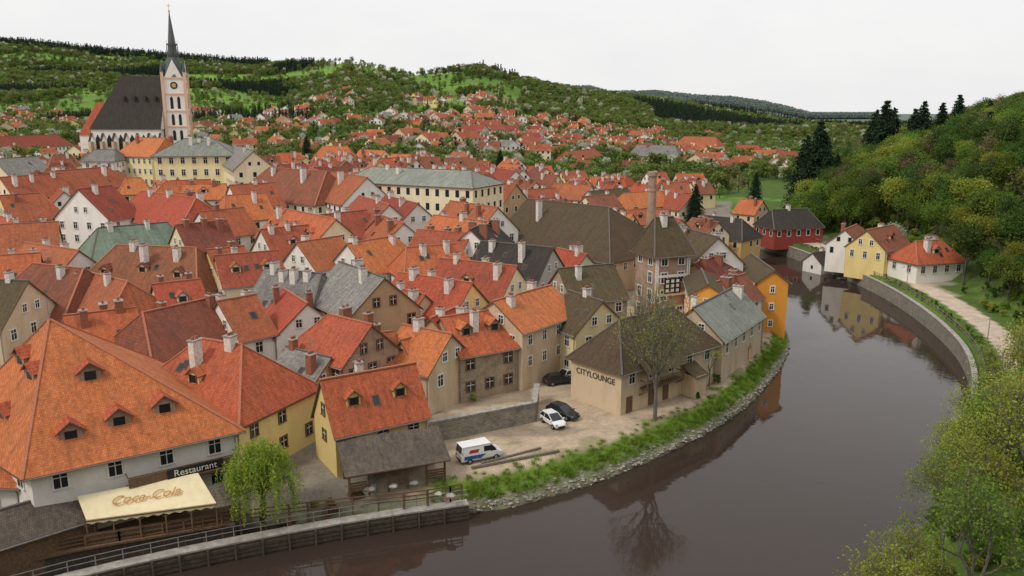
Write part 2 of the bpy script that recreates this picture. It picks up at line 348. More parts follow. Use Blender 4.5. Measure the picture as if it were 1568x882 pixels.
def house(name,c,ze,A,B,zr,zg,roof,wall,gab=(True,True),ov=.45,win=dict(),chim=2,dorm=0,detail=True,skyl=0,trim='white_paint',cmat=None,dormback=False,attic=True,dormf=.62,blind=()):
    cen=(c[0]+c[1]+c[2]+c[3])/4; org=Vector((cen.x,cen.y,zg)); root=empty(name,org)
    FOOT.append((A.copy(),B.copy(),(c[0]-c[3]).length/2))
    d=(B-A); LR=d.length; d=d.normalized() if LR>.05 else (c[1]-c[0]).normalized()
    n_=Vector((-d.y,d.x)); wf=max(1.,abs((c[0]-A).dot(n_))); wb=max(1.,abs((c[3]-A).dot(n_))); rise=zr-ze; sf=rise/wf
    W=MB()
    for i in range(4): W.face([v3(c[i],zg-1.5),v3(c[(i+1)%4],zg-1.5),v3(c[(i+1)%4],ze),v3(c[i],ze)])
    if gab[0]: W.face([v3(c[3],ze),v3(c[0],ze),v3(A,zr)])
    if gab[1]: W.face([v3(c[1],ze),v3(c[2],ze),v3(B,zr)])
    W.obj('walls',[wall],root,org)
    nrm=[]
    for i in range(4):
        e=(c[(i+1)%4]-c[i]).normalized(); nrm.append(Vector((e.y,-e.x)))
    og=.28
    oe=[ov, og if gab[1] else ov, ov, og if gab[0] else ov]
    cc=[c[i]+nrm[i]*oe[i]+nrm[i-1]*oe[i-1] for i in range(4)]
    zc=ze-ov*sf*.8
    A2=A+(nrm[3]*og if gab[0] else Vector((0,0))); B2=B+(nrm[1]*og if gab[1] else Vector((0,0)))
    R=MB()
    def uvp(pts,dr):
        nr=Vector((-dr.y,dr.x)); k=math.sqrt(1+sf*sf)
        return [(Vector(p[:2]).dot(dr),Vector(p[:2]).dot(nr)*k) for p in pts]
    def planes(off,mi):
        C=[v3(p,zc+off) for p in cc]; a=v3(A2,zr+off); b_=v3(B2,zr+off)
        L=[([C[0],C[1],b_,a] if (a-b_).length>.05 else [C[0],C[1],b_],d),([C[2],C[3],a,b_] if (a-b_).length>.05 else [C[2],C[3],a],d)]
        if not gab[0]: L.append(([C[3],C[0],a],n_))
        if not gab[1]: L.append(([C[1],C[2],b_],n_))
        for pts,dr in L: R.face(pts if off>0 else pts[::-1],mi,uvp(pts if off>0 else pts[::-1],dr))
    planes(.13,0); planes(-.10,2)
    per=[(cc[0],zc),(cc[1],zc)]+([(B2,zr)] if gab[1] else [])+[(cc[2],zc),(cc[3],zc)]+([(A2,zr)] if gab[0] else [])
    for i in range(len(per)):
        p,z1=per[i];q,z2=per[(i+1)%len(per)]; R.face([v3(p,z1-.1),v3(q,z2-.1),v3(q,z2+.13),v3(p,z1+.13)],2)
    if (A2-B2).length>.1: R.beam(v3(A2,zr+.16),v3(B2,zr+.16),.3,.16,1)
    if not gab[0]:
        for j in (0,3): R.beam(v3(A2,zr+.15),v3(cc[j],zc+.15),.26,.12,1)
    if not gab[1]:
        for j in (1,2): R.beam(v3(B2,zr+.15),v3(cc[j],zc+.15),.26,.12,1)
    if detail:
        for i0,i1 in ((0,1),(2,3)):
            e=(cc[i1]-cc[i0]).normalized(); o_=Vector((e.y,-e.x))
            R.beam(v3(cc[i0]+o_*.08,zc+.02),v3(cc[i1]+o_*.08,zc+.02),.14,.1,3)
            q=c[i1]-e*.25+o_*.12; R.beam(v3(cc[i1]-e*.5,zc),v3(q,zc-.5),.09,.09,3); R.beam(v3(q,zc-.5),v3(q,zg),.09,.09,3)
    cap='ridge_cap' if roof in('roof_orange','roof_red','roof_rust') else 'ridge_cap_grey'
    R.obj('roof',[roof,cap,'wood','metal_grey'],root,org)
    Wn=MB(); wd=dict(detail=detail); wd.update(win)
    for i in range(4):
        if i not in blind: windows(Wn,c[i],c[(i+1)%4],zg,ze,**wd)
    if attic and rise>3:
        for g,p,q,ap in ((gab[0],c[3],c[0],A),(gab[1],c[1],c[2],B)):
            if g:
                e=(q-p).normalized(); mid=ap
                wr=dict(wd); wr.update(skip=0,sp=5,storey=9,ww=.8,wh=1.1)
                k_=2.0 if (q-p).length>7 else 1.0
                for s_ in ((-1,1) if k_>1 else (0,)):
                    pc=mid+e*s_*1.3; windows(Wn,pc-e*1.3,pc+e*1.3,ze-.9,ze+rise*.28+1.55,**{**wr,'sp':2.2})
    Wn.obj('windows',['glass','white_paint',trim],root,org)
    Cm=MB()
    for i in range(chim):
        t=(i+U(.25,.75))/chim; off=U(-.45,.45)*min(wf,wb); pos=A.lerp(B,t)+n_*off if LR>1 else A+n_*off+d*U(-1,1)
        zz=zr-abs(off)*sf; top=max(zr+U(.3,.9),zz+1.3); a_=U(.35,.5);b2=U(.4,.75)
        Cm.box(v3(pos,(zz-.6+top)/2),v3(d*a_,0),v3(n_*b2,0),(0,0,(top-zz+.6)/2),0)
        Cm.box(v3(pos,top+.07),v3(d*(a_+.1),0),v3(n_*(b2+.1),0),(0,0,.07),1)
        for s_ in(-1,1): Cm.box(v3(pos+n_*s_*b2*.45,top+.3),v3(d*.13,0),v3(n_*.13,0),(0,0,.17),2)
    if detail and random.random()<.4:
        q=A.lerp(B,U(.2,.8)); Cm.beam(v3(q,zr),v3(q,zr+2.2),.05,.05,3)
        for z_,l_ in((2.1,.6),(1.8,.5),(1.5,.4)): Cm.beam(v3(q-d*l_,zr+z_),v3(q+d*l_,zr+z_),.03,.03,3)
    Cm.obj('chimneys',[cmat or random.choice(['chimney_white','chimney_white','chimney_brick']),'concrete','chimney_brick','metal_grey'],root,org)
    D=MB()
    sides=[(-1,wf)]
    if dormback: sides.append((1,wb))
    ui=Vector((0,0,1))
    for sg,wd_ in sides:
        o3=v3(n_*sg,0); d3=v3(d,0); m_=rise/wd_
        cl=(c[0] if sg<0 else c[3]);cr=(c[1] if sg<0 else c[2])
        for i in range(dorm):
            f=dormf+ (.0 if dorm<3 else (-.04 if i%2 else .04))
            a0=A.lerp(cl,f); b0=B.lerp(cr,f); t=(i+.5)/dorm; q=a0.lerp(b0,t)
            z0=zr-m_*f*wd_+.1; hw=.75;hd=1.15;pk=.65; Q=v3(q,z0)
            fr=[Q-d3*hw-ui*.3,Q+d3*hw-ui*.3,Q+d3*hw+ui*hd,Q+ui*(hd+pk),Q-d3*hw+ui*hd]; D.face(fr,1)
            for s_ in(-1,1): D.face([Q+d3*hw*s_-ui*.3,Q+d3*hw*s_+ui*hd,Q+d3*hw*s_+ui*hd-o3*(hd/m_)],1)
            for s_ in(-1,1):
                e0=Q+d3*(hw+.25)*s_+ui*(hd-.18)+o3*.3; e1=Q+d3*(hw+.25)*s_+ui*(hd-.18)-o3*(hd/m_); p1=Q+ui*(hd+pk+.04)-o3*((hd+pk)/m_); p0=Q+ui*(hd+pk+.04)+o3*.3
                D.face([e0,e1,p1,p0],0,[(0,0),(2,0),(2.5,1),(0,1)]); D.face([p-ui*.1 for p in(e0,p0,p1,e1)],3)
                D.face([e0,p0,p0-ui*.14,e0-ui*.14],3)
            D.face([Q+o3*.03+d3*a*.45+ui*b_ for a,b_ in((-1,.15),(1,.15),(1,1.0),(-1,1.0))],2)
            for a in (-1,1): D.box(Q+o3*.05+d3*a*.5+ui*.58,d3*.06,o3*.04,ui*.5,3)
        for i in range(skyl if sg<0 else 0):
            t=U(.12,.88); f=U(.35,.75); q=A.lerp(cl,f).lerp(B.lerp(cr,f),t); z0=zr-m_*f*wd_+.2
            sl=(o3-ui*m_).normalized(); nn=(o3*m_+ui).normalized(); D.box(v3(q,z0),d3*.42,sl*.6,nn*.05,3); D.face([v3(q,z0)+nn*.06+d3*.33*a+sl*.5*b_ for a,b_ in((-1,-1),(1,-1),(1,1),(-1,1))],2)
    D.obj('dormers',[roof,wall if dorm and 'brick' not in wall else 'wall_beige','glass','wood'],root,org)
    return root
def FH(name,eL,eR,ze,roof,wall,rL=None,w=5,rise=4.5,hipA=0,hipB=0,zg=None,**k):
    L=P(*eL,ze);R=P(*eR,ze); d=(R-L).normalized(); n_=Vector((-d.y,d.x))
    if rL:
        r=ray(*rL); rd=Vector(r[:2]); t=(L.dot(d)+hipA)/rd.dot(d) if abs(rd.dot(d))>.05 else 100
        pt=rd*t; w_=(pt-L).dot(n_); rs=CZ+t*r[2]-ze
        if 2.5<w_<12 and 1.5<rs<12: w,rise=w_,rs
    c=[L,R,R+n_*2*w,L+n_*2*w]; cen=(c[0]+c[2])/2
    if zg is None: zg=min(gz(cen.x,cen.y),gz(L.x,L.y)+.3)
    return house(name,c,ze,L+n_*w+d*hipA,R+n_*w-d*hipB,ze+rise,zg,roof,wall,gab=(hipA==0,hipB==0),**k)
def RH(name,a,b_,roof,wall,h=12.5,w=5.5,rise=None,hipA=0,hipB=0,**k):
    z=15
    for _ in range(6):
        A=P(*a,z);B=P(*b_,z); m_=(A+B)/2; zg=gz(m_.x,m_.y); z=z*.4+(zg+h)*.6
    if A.x>B.x: A,B=B,A; hipA,hipB=hipB,hipA
    d=(B-A).normalized(); n_=Vector((-d.y,d.x)); rise=rise or w*.9
    c=[A-d*hipA-n_*w,B+d*hipB-n_*w,B+d*hipB+n_*w,A-d*hipA+n_*w]
    k.setdefault('detail',m_.y<190)
    return house(name,c,z-rise,A,B,z,zg,roof,wall,gab=(hipA==0,hipB==0),**k)
O,Rd,Ru,Br,Dk,Gy,Gn='roof_orange','roof_red','roof_rust','roof_brown','roof_dark','roof_grey','roof_green'
LL=P(-75,650,9.5);FLc=P(45,720,9.5);FRc=P(362,653,9.5); dd_=(FRc-FLc).normalized(); nn_=Vector((-dd_.y,dd_.x))
BR=FRc+nn_*20; AP=P(75,490,20); 
rest=house('white_restaurant_building',[FLc,FRc,BR,LL],9.5,AP,AP+dd_*.02,20,2.7,O,'wall_white',gab=(False,False),ov=.7,
    win=dict(sp=3.4,ww=1.1,wh=1.5,skip=0,storey=3.2),chim=0,dorm=0,skyl=0)
D=MB()
def eyebrow(face,s,f):
    eL,eR=face; a=eL.lerp(AP,f);b_=eR.lerp(AP,f); q=a.lerp(b_,s); z0=9.5+(20-9.5)*f+.1
    d=(eR-eL).normalized(); n_=Vector((-d.y,d.x)); wd=(AP-eL).dot(n_); m_=10.5/wd
    Q=v3(q,z0);d3=v3(d,0);o3=v3(-n_,0);ui=Vector((0,0,1)); hw=.95;hd=1.15;pk=.75
    D.face([Q-d3*hw-ui*.2,Q+d3*hw-ui*.2,Q+d3*hw+ui*hd,Q+ui*(hd+pk),Q-d3*hw+ui*hd],1)
    for s_ in(-1,1):
        D.face([Q+d3*hw*s_-ui*.2,Q+d3*hw*s_+ui*hd,Q+d3*hw*s_+ui*hd-o3*(hd/m_)],1)
        e0=Q+d3*(hw+.3)*s_+ui*(hd-.2)+o3*.3; e1=Q+d3*(hw+.3)*s_+ui*(hd-.2)-o3*(hd/m_); p1=Q+ui*(hd+pk+.04)-o3*((hd+pk)/m_); p0=Q+ui*(hd+pk+.04)+o3*.3
        D.face([e0,e1,p1,p0],0,[(0,0),(2,0),(2.5,1),(0,1)]); D.face([e0,p0,p0-ui*.16,e0-ui*.16],3)
    D.face([Q+o3*.03+d3*a_*.5+ui*b2 for a_,b2 in((-1,.1),(1,.1),(1,1.),(-1,1.))],2)
for s,f in ((.20,.12),(.47,.15),(.76,.18),(.48,.50)): eyebrow((FLc,FRc),s,f)
for s,f in ((.55,.18),(.75,.52),(.35,.6),(.2,.2)): eyebrow((LL,FLc),s,f)
D.obj('dormers',[O,'wall_brick','glass','wood'],rest,rest.location)
Fp=P(365,651,9);Rp=P(488,592,9); d=(Rp-Fp).normalized(); n_=Vector((-d.y,d.x)); mid=(Fp+Rp)/2
c=[Fp,Rp,Rp+n_*17,Fp+n_*17]
house('yellow_riverside_house',[c[3],c[0],c[1],c[2]],9,mid+n_*11,mid+n_*5,15,2.7,O,'wall_yellow',gab=(False,False),win=dict(sp=4,ww=.9,wh=1.2,skip=.15),chim=2,dorm=1,skyl=3,trim='wood')
FH('yellow_house',(513,664),(655,633),7.6,O,'wall_yellow',rL=(493,583),win=dict(sp=3.2,ww=.9,wh=1.0,skip=0,storey=4),chim=1,dorm=2,skyl=1,trim='wood',zg=2.6,dormf=.6,cmat='chimney_white')
FH('stone_house',(705,546),(792,530),9,O,'wall_stone',rL=(676,487),win=dict(ww=1.1,wh=1.2,sp=2.6),chim=1,dorm=2,dormf=.55,trim='wood')
FH('beige_stone_house',(800,509),(885,480),11,O,'wall_beige',rL=(756,462),win=dict(ww=.8,wh=1.3,sp=2.7),chim=2,trim='chimney_white')
FH('stone_gabled_house',(648,583),(702,566),6.6,O,'wall_stone',w=4,rise=4.5,hipB=0,chim=0,trim='wood')
RH('brick_gabled_house',(503,482),(568,498),O,'wall_brick',h=11.5,w=4.6,hipA=3,win=dict(sp=2.2),trim='wood',chim=2)
RH('orange_roofed_house',(618,498),(690,512),O,'wall_beige',h=9.5,w=4.5,chim=1)
cl=FH('corner_lounge_building',(952,568),(1096,524),8.6,Br,'wall_beige',w=4.4,rise=4.8,hipA=4.2,hipB=4.2,ov=.55,win=dict(sp=3.4,ww=1.0,wh=1.3,skip=0),chim=1,zg=2.8,dorm=0,blind=(3,))
T=[
('grey_roofed_house',(-60,428),(42,431),Br,'wall_beige',13,6,dict()),
('red_roofed_house',(50,404),(128,412),Ru,'wall_white',12.5,7,dict(hipA=3,hipB=3,skyl=2)),
('red_roofed_house',(120,414),(195,432),Rd,'wall_cream',11.5,5.5,dict(hipB=3)),
('orange_roofed_house',(100,484),(206,472),O,'wall_cream',11.5,4.6,dict(skyl=1)),
('white_house',(218,480),(335,454),Ru,'wall_white',12,5.5,dict(hipA=2.5)),
('brown_roofed_house',(335,462),(390,452),Rd,'wall_white',12,5,dict()),
('red_roofed_house',(178,376),(300,380),Ru,'wall_cream',12.5,7.5,dict(hipA=4,hipB=4,dorm=3,skyl=2)),
('yellow_gabled_house',(318,383),(372,377),Rd,'wall_yellow',12,6,dict(dorm=1)),
('orange_roofed_house',(235,436),(305,428),O,'wall_white',10.5,5,dict(dorm=1)),
('grey_roofed_house',(408,412),(492,420),Gy,'wall_grey',13,6.5,dict(hipB=2,chim=4,cmat='chimney_white',skyl=2)),
('stone_gabled_house',(520,402),(588,426),Gy,'wall_tan',14.5,5.5,dict(win=dict(sp=2.3),trim='wood')),
('orange_roofed_house',(532,374),(602,362),O,'wall_white',12,5.5,dict(hipB=3)),
('orange_roofed_house',(612,418),(722,434),O,'wall_yellow',12,5.2,dict(win=dict(sp=2.6),chim=3)),
('red_roofed_house',(675,396),(790,408),Rd,'wall_cream',12,5.6,dict(chim=3,dorm=1)),
('dark_roofed_house',(738,370),(846,380),Dk,'wall_grey',13,5.5,dict(chim=2)),
('white_house',(622,380),(700,374),O,'wall_white',12,5,dict(hipA=2,hipB=2)),
('pink_house',(600,440),(650,452),O,'wall_beige',10.5,4.5,dict()),
('orange_roofed_house',(660,488),(700,470),O,'wall_tan',10,4.5,dict()),
('ochre_house',(440,532),(505,548),Gy,'wall_ochre',8,4,dict()),
('orange_roofed_house',(545,515),(600,508),Rd,'wall_tan',9,4,dict()),
('orange_roofed_house',(430,440),(470,465),O,'wall_white',11,4.5,dict()),
('white_house',(455,372),(520,362),Rd,'wall_white',12,5,dict()),
('red_roofed_house',(330,392),(425,384),Rd,'wall_cream',11.5,5,dict(dorm=2)),
('white_gabled_house',(120,290),(170,284),Rd,'wall_white',15,7.5,dict(win=dict(sp=3.2))),
('green_roofed_house',(150,350),(256,341),Gn,'wall_yellow',12,6,dict(hipA=3,hipB=3,chim=2)),
('yellow_house',(218,293),(300,304),O,'wall_yellow',13,6.5,dict(hipA=3,hipB=4)),
('orange_roofed_house',(430,319),(514,336),O,'wall_cream',13,6.2,dict(dorm=3,chim=3)),
('red_roofed_house',(412,257),(500,263),Ru,'wall_cream',14,8.5,dict(hipA=5,hipB=5,chim=3)),
('red_roofed_house',(508,264),(562,272),Rd,'wall_white',14,7,dict(hipA=3)),
('white_house',(352,284),(420,280),Rd,'wall_white',13,6,dict()),
('red_roofed_house',(345,300),(405,296),O,'wall_white',12,6,dict(hipA=3)),
('white_gabled_house',(590,300),(640,312),Rd,'wall_white',13,5.5,dict()),
('white_gabled_house',(550,300),(596,314),Rd,'wall_white',13,5.5,dict()),
('red_roofed_house',(488,330),(560,322),Rd,'wall_white',12.5,5.5,dict()),
('white_gabled_house',(570,326),(618,342),Rd,'wall_white',12,5.5,dict()),
('red_roofed_house',(690,308),(762,318),Rd,'wall_white',13,6,dict(dorm=1)),
('orange_roofed_house',(665,330),(748,340),O,'wall_cream',12.5,5.5,dict()),
('white_gabled_house',(720,352),(752,338),Dk,'wall_white',13,5,dict()),
('red_roofed_house',(640,352),(720,358),Rd,'wall_white',12,5.5,dict()),
('yellow_house',(0,300),(62,296),Rd,'wall_yellow',13,6,dict(hipB=3)),
('cream_house',(0,272),(90,266),Rd,'wall_cream',13,6,dict()),
('orange_roofed_house',(85,262),(165,256),Rd,'wall_cream',12.5,6,dict(hipB=3)),
('grey_roofed_house',(-10,244),(56,240),Gy,'wall_cream',13,6,dict()),
('orange_roofed_house',(-20,210),(86,206),Rd,'wall_white',13,7,dict(hipB=4)),
('chapel_house',(100,198),(126,206),Rd,'wall_white',17,8,dict(hipA=1)),
('ornate_white_house',(-10,345),(88,340),Rd,'wall_white',13,6,dict()),
('red_roofed_house',(40,372),(120,384),Rd,'wall_white',12,6,dict()),
('orange_roofed_house',(0,392),(60,388),O,'wall_cream',12,5.5,dict()),
('red_roofed_house',(270,345),(345,338),Ru,'wall_cream',12.5,5.5,dict()),
('red_roofed_house',(305,325),(372,318),Rd,'wall_white',12.5,5.5,dict()),
('red_roofed_house',(400,352),(470,345),Rd,'wall_white',12,5.5,dict(dorm=1)),
('cream_hall',(358,222),(388,232),Gy,'wall_cream',16,6,dict()),
('red_roofed_house',(735,278),(790,282),Rd,'wall_tan',11,6,dict()),
('red_roofed_house',(790,292),(850,288),Rd,'wall_cream',10,5,dict()),
('red_roofed_house',(850,286),(905,290),Rd,'wall_white',10,5,dict()),
('white_house',(900,294),(960,288),Br,'wall_white',9,5,dict()),
('orange_roofed_house',(955,300),(1010,296),O,'wall_yellow',10,5,dict(hipA=2,hipB=2)),
('red_roofed_house',(1005,292),(1060,300),Rd,'wall_cream',9,5,dict()),
('orange_roofed_house',(740,255),(790,262),Rd,'wall_white',10,5,dict()),
('white_gabled_house',(1048,350),(1100,364),Br,'wall_white',15,5.5,dict(chim=2)),
('brown_roofed_house',(1064,404),(1118,386),Ru,'wall_ochre',11.5,5,dict()),
('grey_roofed_house',(1062,472),(1128,438),'roof_slategreen','wall_beige',10,4.5,dict(chim=2)),
('brown_roofed_house',(1098,432),(1140,420),Ru,'wall_white',10,3.6,dict()),
('yellow_house',(872,446),(922,462),Br,'wall_paleyellow',11,4.5,dict(chim=1)),
('stone_mill_house',(856,412),(938,405),Br,'wall_stone',12,5,dict(chim=1)),
('ochre_house',(1020,345),(1052,352),Gy,'wall_orange',15,4,dict()),
('brown_roofed_house',(1078,330),(1136,336),Dk,'wall_ochre',9,5,dict(hipA=3,hipB=3)),
('red_barn',(1182,322),(1236,320),Dk,'wall_darkred',9,5,dict(hipA=2,hipB=2,chim=1)),
('orange_roofed_house',(1135,305),(1168,308),O,'wall_pink',8,4.5,dict()),
('white_house',(1246,374),(1276,371),Dk,'wall_white',5.2,3,dict(win=dict(ww=.7,wh=.9),rise=2.4,chim=1,skyl=0)),
('white_gabled_house',(1294,352),(1312,344),Ru,'wall_white',9,4.,dict(win=dict(sp=2.2,ww=.8),hipB=2)),
('yellow_gabled_house',(1328,353),(1368,345),Ru,'wall_yellow',10,4.6,dict(win=dict(sp=2.3,ww=.8),dorm=1)),
('white_house',(1402,370),(1440,368),O,'wall_white',8.4,4.5,dict(hipA=3,hipB=3,dorm=1)),
('cream_villa',(976,222),(1034,223),Gy,'wall_cream',13,7,dict(hipA=4,hipB=4)),
('ochre_villa',(1048,209),(1096,210),Rd,'wall_ochre',15,8,dict(hipA=5,hipB=5)),
('yellow_villa',(1130,222),(1162,223),O,'wall_yellow',11,7,dict(hipA=4,hipB=4)),
('pink_house',(866,232),(910,228),Rd,'wall_pink',11,7,dict(hipA=3,hipB=3)),
('white_house',(494,224),(532,224),O,'wall_white',12,7,dict(hipA=4,hipB=4)),
('orange_roofed_house',(552,229),(590,231),O,'wall_cream',10,6,dict()),
('cream_house',(600,236),(650,237),O,'wall_cream',9,6,dict()),
('yellow_house',(694,232),(720,236),Rd,'wall_tan',10,6,dict()),
]
for nm,a,b_,rf,wl,h,w,k in T:
    k=dict(k); k.setdefault('chim',random.choice([1,2,2,3])); k.setdefault('skyl',random.choice([0,0,1,2]))
    RH(nm,a,b_,rf,wl,h=h,w=w,**k)
RH('long_school_building',(570,256),(722,262),'roof_slategreen','wall_cream',h=15,w=8,rise=3.5,hipA=5,hipB=5,win=dict(sp=2.8,ww=1.1,wh=1.8,storey=3.6,skip=0),chim=4)
FH('cream_town_palace',(235,238),(357,237),25.8,'roof_slategreen','wall_paleyellow',w=10,rise=5,hipA=8,hipB=8,win=dict(sp=3.2,ww=1.2,wh=2,storey=3.9,skip=0,detail=True),chim=5,ov=.9)
FH('cream_palace_wing',(176,238),(233,240),24.5,O,'wall_paleyellow',w=8,rise=6,hipA=3,hipB=2,win=dict(sp=2.4,ww=1,wh=1.7,storey=3.6,skip=0),chim=3)
# stepped gable town house: screen wall with steps in front of a pitched roof
q0=P(124,252,22);q1=P(176,252,22); d=(q1-q0).normalized(); n_=Vector((-d.y,d.x)); gg=gz(q0.x,q0.y); Lq=(q1-q0).length
sgh=house('white_stepped_gable_house',[q0+d*.2+n_*.3,q1-d*.2+n_*.3,q1-d*.2+n_*12,q0+d*.2+n_*12],gg+11,(q0+q1)/2+n_*6-d*Lq*.3,(q0+q1)/2+n_*6+d*Lq*.3,gg+14.5,gg,Gy,'wall_white',gab=(False,False),chim=1)
m_=MB(); mdp=(q0+q1)/2
for i,(hw_,zz) in enumerate(((1.,11.5),(.8,13),(.56,14.5),(.33,16))): m_.box(v3(mdp,(gg+zz)/2),v3(d*Lq/2*hw_,0),v3(n_*(.3+.01*i),0),(0,0,(zz-gg)/2+gg/2 if False else (zz+gg-gg)/2),0)
m_.obj('stepped_gable',['wall_white'],sgh,sgh.location)
RH('brown_roofed_mill',(808,305),(932,318),Br,'wall_beige',h=14.6,w=12,rise=9.2,hipA=0,hipB=10,chim=1,dorm=0,skyl=0)
tz=3.2; tc=P(1010,500,tz); d=Vector((.93,.37)); n_=Vector((-.37,.93))
c=[tc-d*3.3-n_*3.3,tc+d*3.3-n_*3.3,tc+d*3.3+n_*3.3,tc-d*3.3+n_*3.3]
tw=house('mill_tower',c,17.2,tc-d*1.8,tc+d*1.8,22.3,tz,Br,'wall_brick',gab=(False,False),ov=.8,win=dict(sp=2.6,ww=1.1,wh=1.7),chim=1)
m_=MB(); o3=v3(-n_,0);d3=v3(d,0)
for zz in (6.5,9.7,12.9,16.6): m_.box(v3(tc,zz)+o3*3.36,d3*3.4,o3*.05,(0,0,.22),0)
for s_ in (-1,1): m_.box(v3(tc,10.3)+o3*3.37+d3*s_*3.05,d3*.3,o3*.06,(0,0,6.8),0)
m_.box(v3(tc,11.2)+o3*3.42,d3*1.6,o3*.05,(0,0,1.3),1)
for i in range(3):
    for j in range(3): m_.box(v3(tc,10.4+j*.8)+o3*3.48+d3*(i-1)*1.0,d3*.28,o3*.03,(0,0,.26),0)
m_.obj('facade_bands',['wall_white','dark'],tw,tw.location)
FH('orange_riverside_building',(1128,405),(1160,432),11.5,Br,'wall_orange',w=2.6,rise=2,zg=2.5,chim=0,win=dict(sp=3.5,ww=.6,wh=1))
FH('yellow_annex_building',(1050,425),(1058,450),12.5,Br,'wall_orange',w=2.5,rise=1.5,zg=2.5,chim=0)
kk=P(1128,548,2.9); k_=MB(); zg=2.9
k_.box(v3(kk,zg+1),(1.5,0,0),(0,1.2,0),(0,0,1.0),0)
for s_ in (-1,1):
    k_.face([(kk.x-1.8,kk.y+1.5*s_,zg+2),(kk.x+1.8,kk.y+1.5*s_,zg+2),(kk.x+1.8,kk.y,zg+2.9),(kk.x-1.8,kk.y,zg+2.9)],1)
    k_.face([(kk.x+1.5*s_,kk.y-1.2,zg+2),(kk.x+1.5*s_,kk.y+1.2,zg+2),(kk.x+1.5*s_,kk.y,zg+2.85)],0)
k_.face([(kk.x-.9,kk.y-1.21,zg+.9),(kk.x+.9,kk.y-1.21,zg+.9),(kk.x+.9,kk.y-1.21,zg+1.8),(kk.x-.9,kk.y-1.21,zg+1.8)],2)
k_.obj('wooden_kiosk',['wood_bright','wood_grey','dark'])
cp=Vector(((998-784)/1230*172,172)); b_=MB()
b_.cyl(v3(cp,3),v3(cp,26.5),1.25,.85,12,0); b_.cyl(v3(cp,26.5),v3(cp,27.4),1.1,1.1,12,0); b_.cyl(v3(cp,23.3),v3(cp,23.7),1.08,1.05,12,0)
b_.obj('brick_factory_chimney',['wall_brick'])
def segd(p,a,b_):
    ab=b_-a; t=0 if ab.length<1e-6 else max(0,min(1,(p-a).dot(ab)/ab.length_squared)); return (p-a-ab*t).length
cand=[(x+U(-3,3),y+U(-3,3)) for y in np.arange(104,345,12) for x in np.arange(-215,75,12)]
cnt=0
for x,y in cand:
    u=784+1230*x/y
    if u<-150 or u>1085 or (x>-16 and y<128) or (x>8 and y<150): continue
    if x<-18 and y<112 and u>250: continue
    i_,d_=polyinfo(np.array([x]),np.array([y]))
    if i_[0] or d_[0]<11 or x>float(xrb(np.array([y]))[0])-8: continue
    p=Vector((x,y))
    if math.hypot(x+142,y-352)<30: continue
    if -125<x<-88 and 238<y<266: continue
    if any(segd(p,a,b2)<w_+5.0 for a,b2,w_ in FOOT): continue
    zg=gz(x,y); an=math.radians(random.choice([25,35,-65,-60,-55,-70,10,-40])); d=Vector((math.cos(an),math.sin(an)))
    if d.x<0: d=-d
    n_=Vector((-d.y,d.x)); w=U(3.7,4.7); hl=U(4.2,6.2); rs=w*U(.8,1.0); h=U(9,11)
    hp=random.choice([0,0,0,2.5])
    c=[p-d*hl-n_*w,p+d*hl-n_*w,p+d*hl+n_*w,p-d*hl+n_*w]
    house(random.choice(['town_house','tiled_roof_house','plastered_house']),c,zg+h-rs,p-d*(hl-hp),p+d*(hl-hp),zg+h,zg,random.choice([O,O,O,Rd,Rd,Rd,Ru,Ru]),
      'wall_'+random.choice(['white','white','white','white','cream','yellow','pink','green','paleyellow']),gab=(hp==0,hp==0),chim=random.choice([1,2,2,3]),dorm=random.choice([0,0,1,2]),skyl=random.choice([0,1,2]),detail=y<190)
    cnt+=1
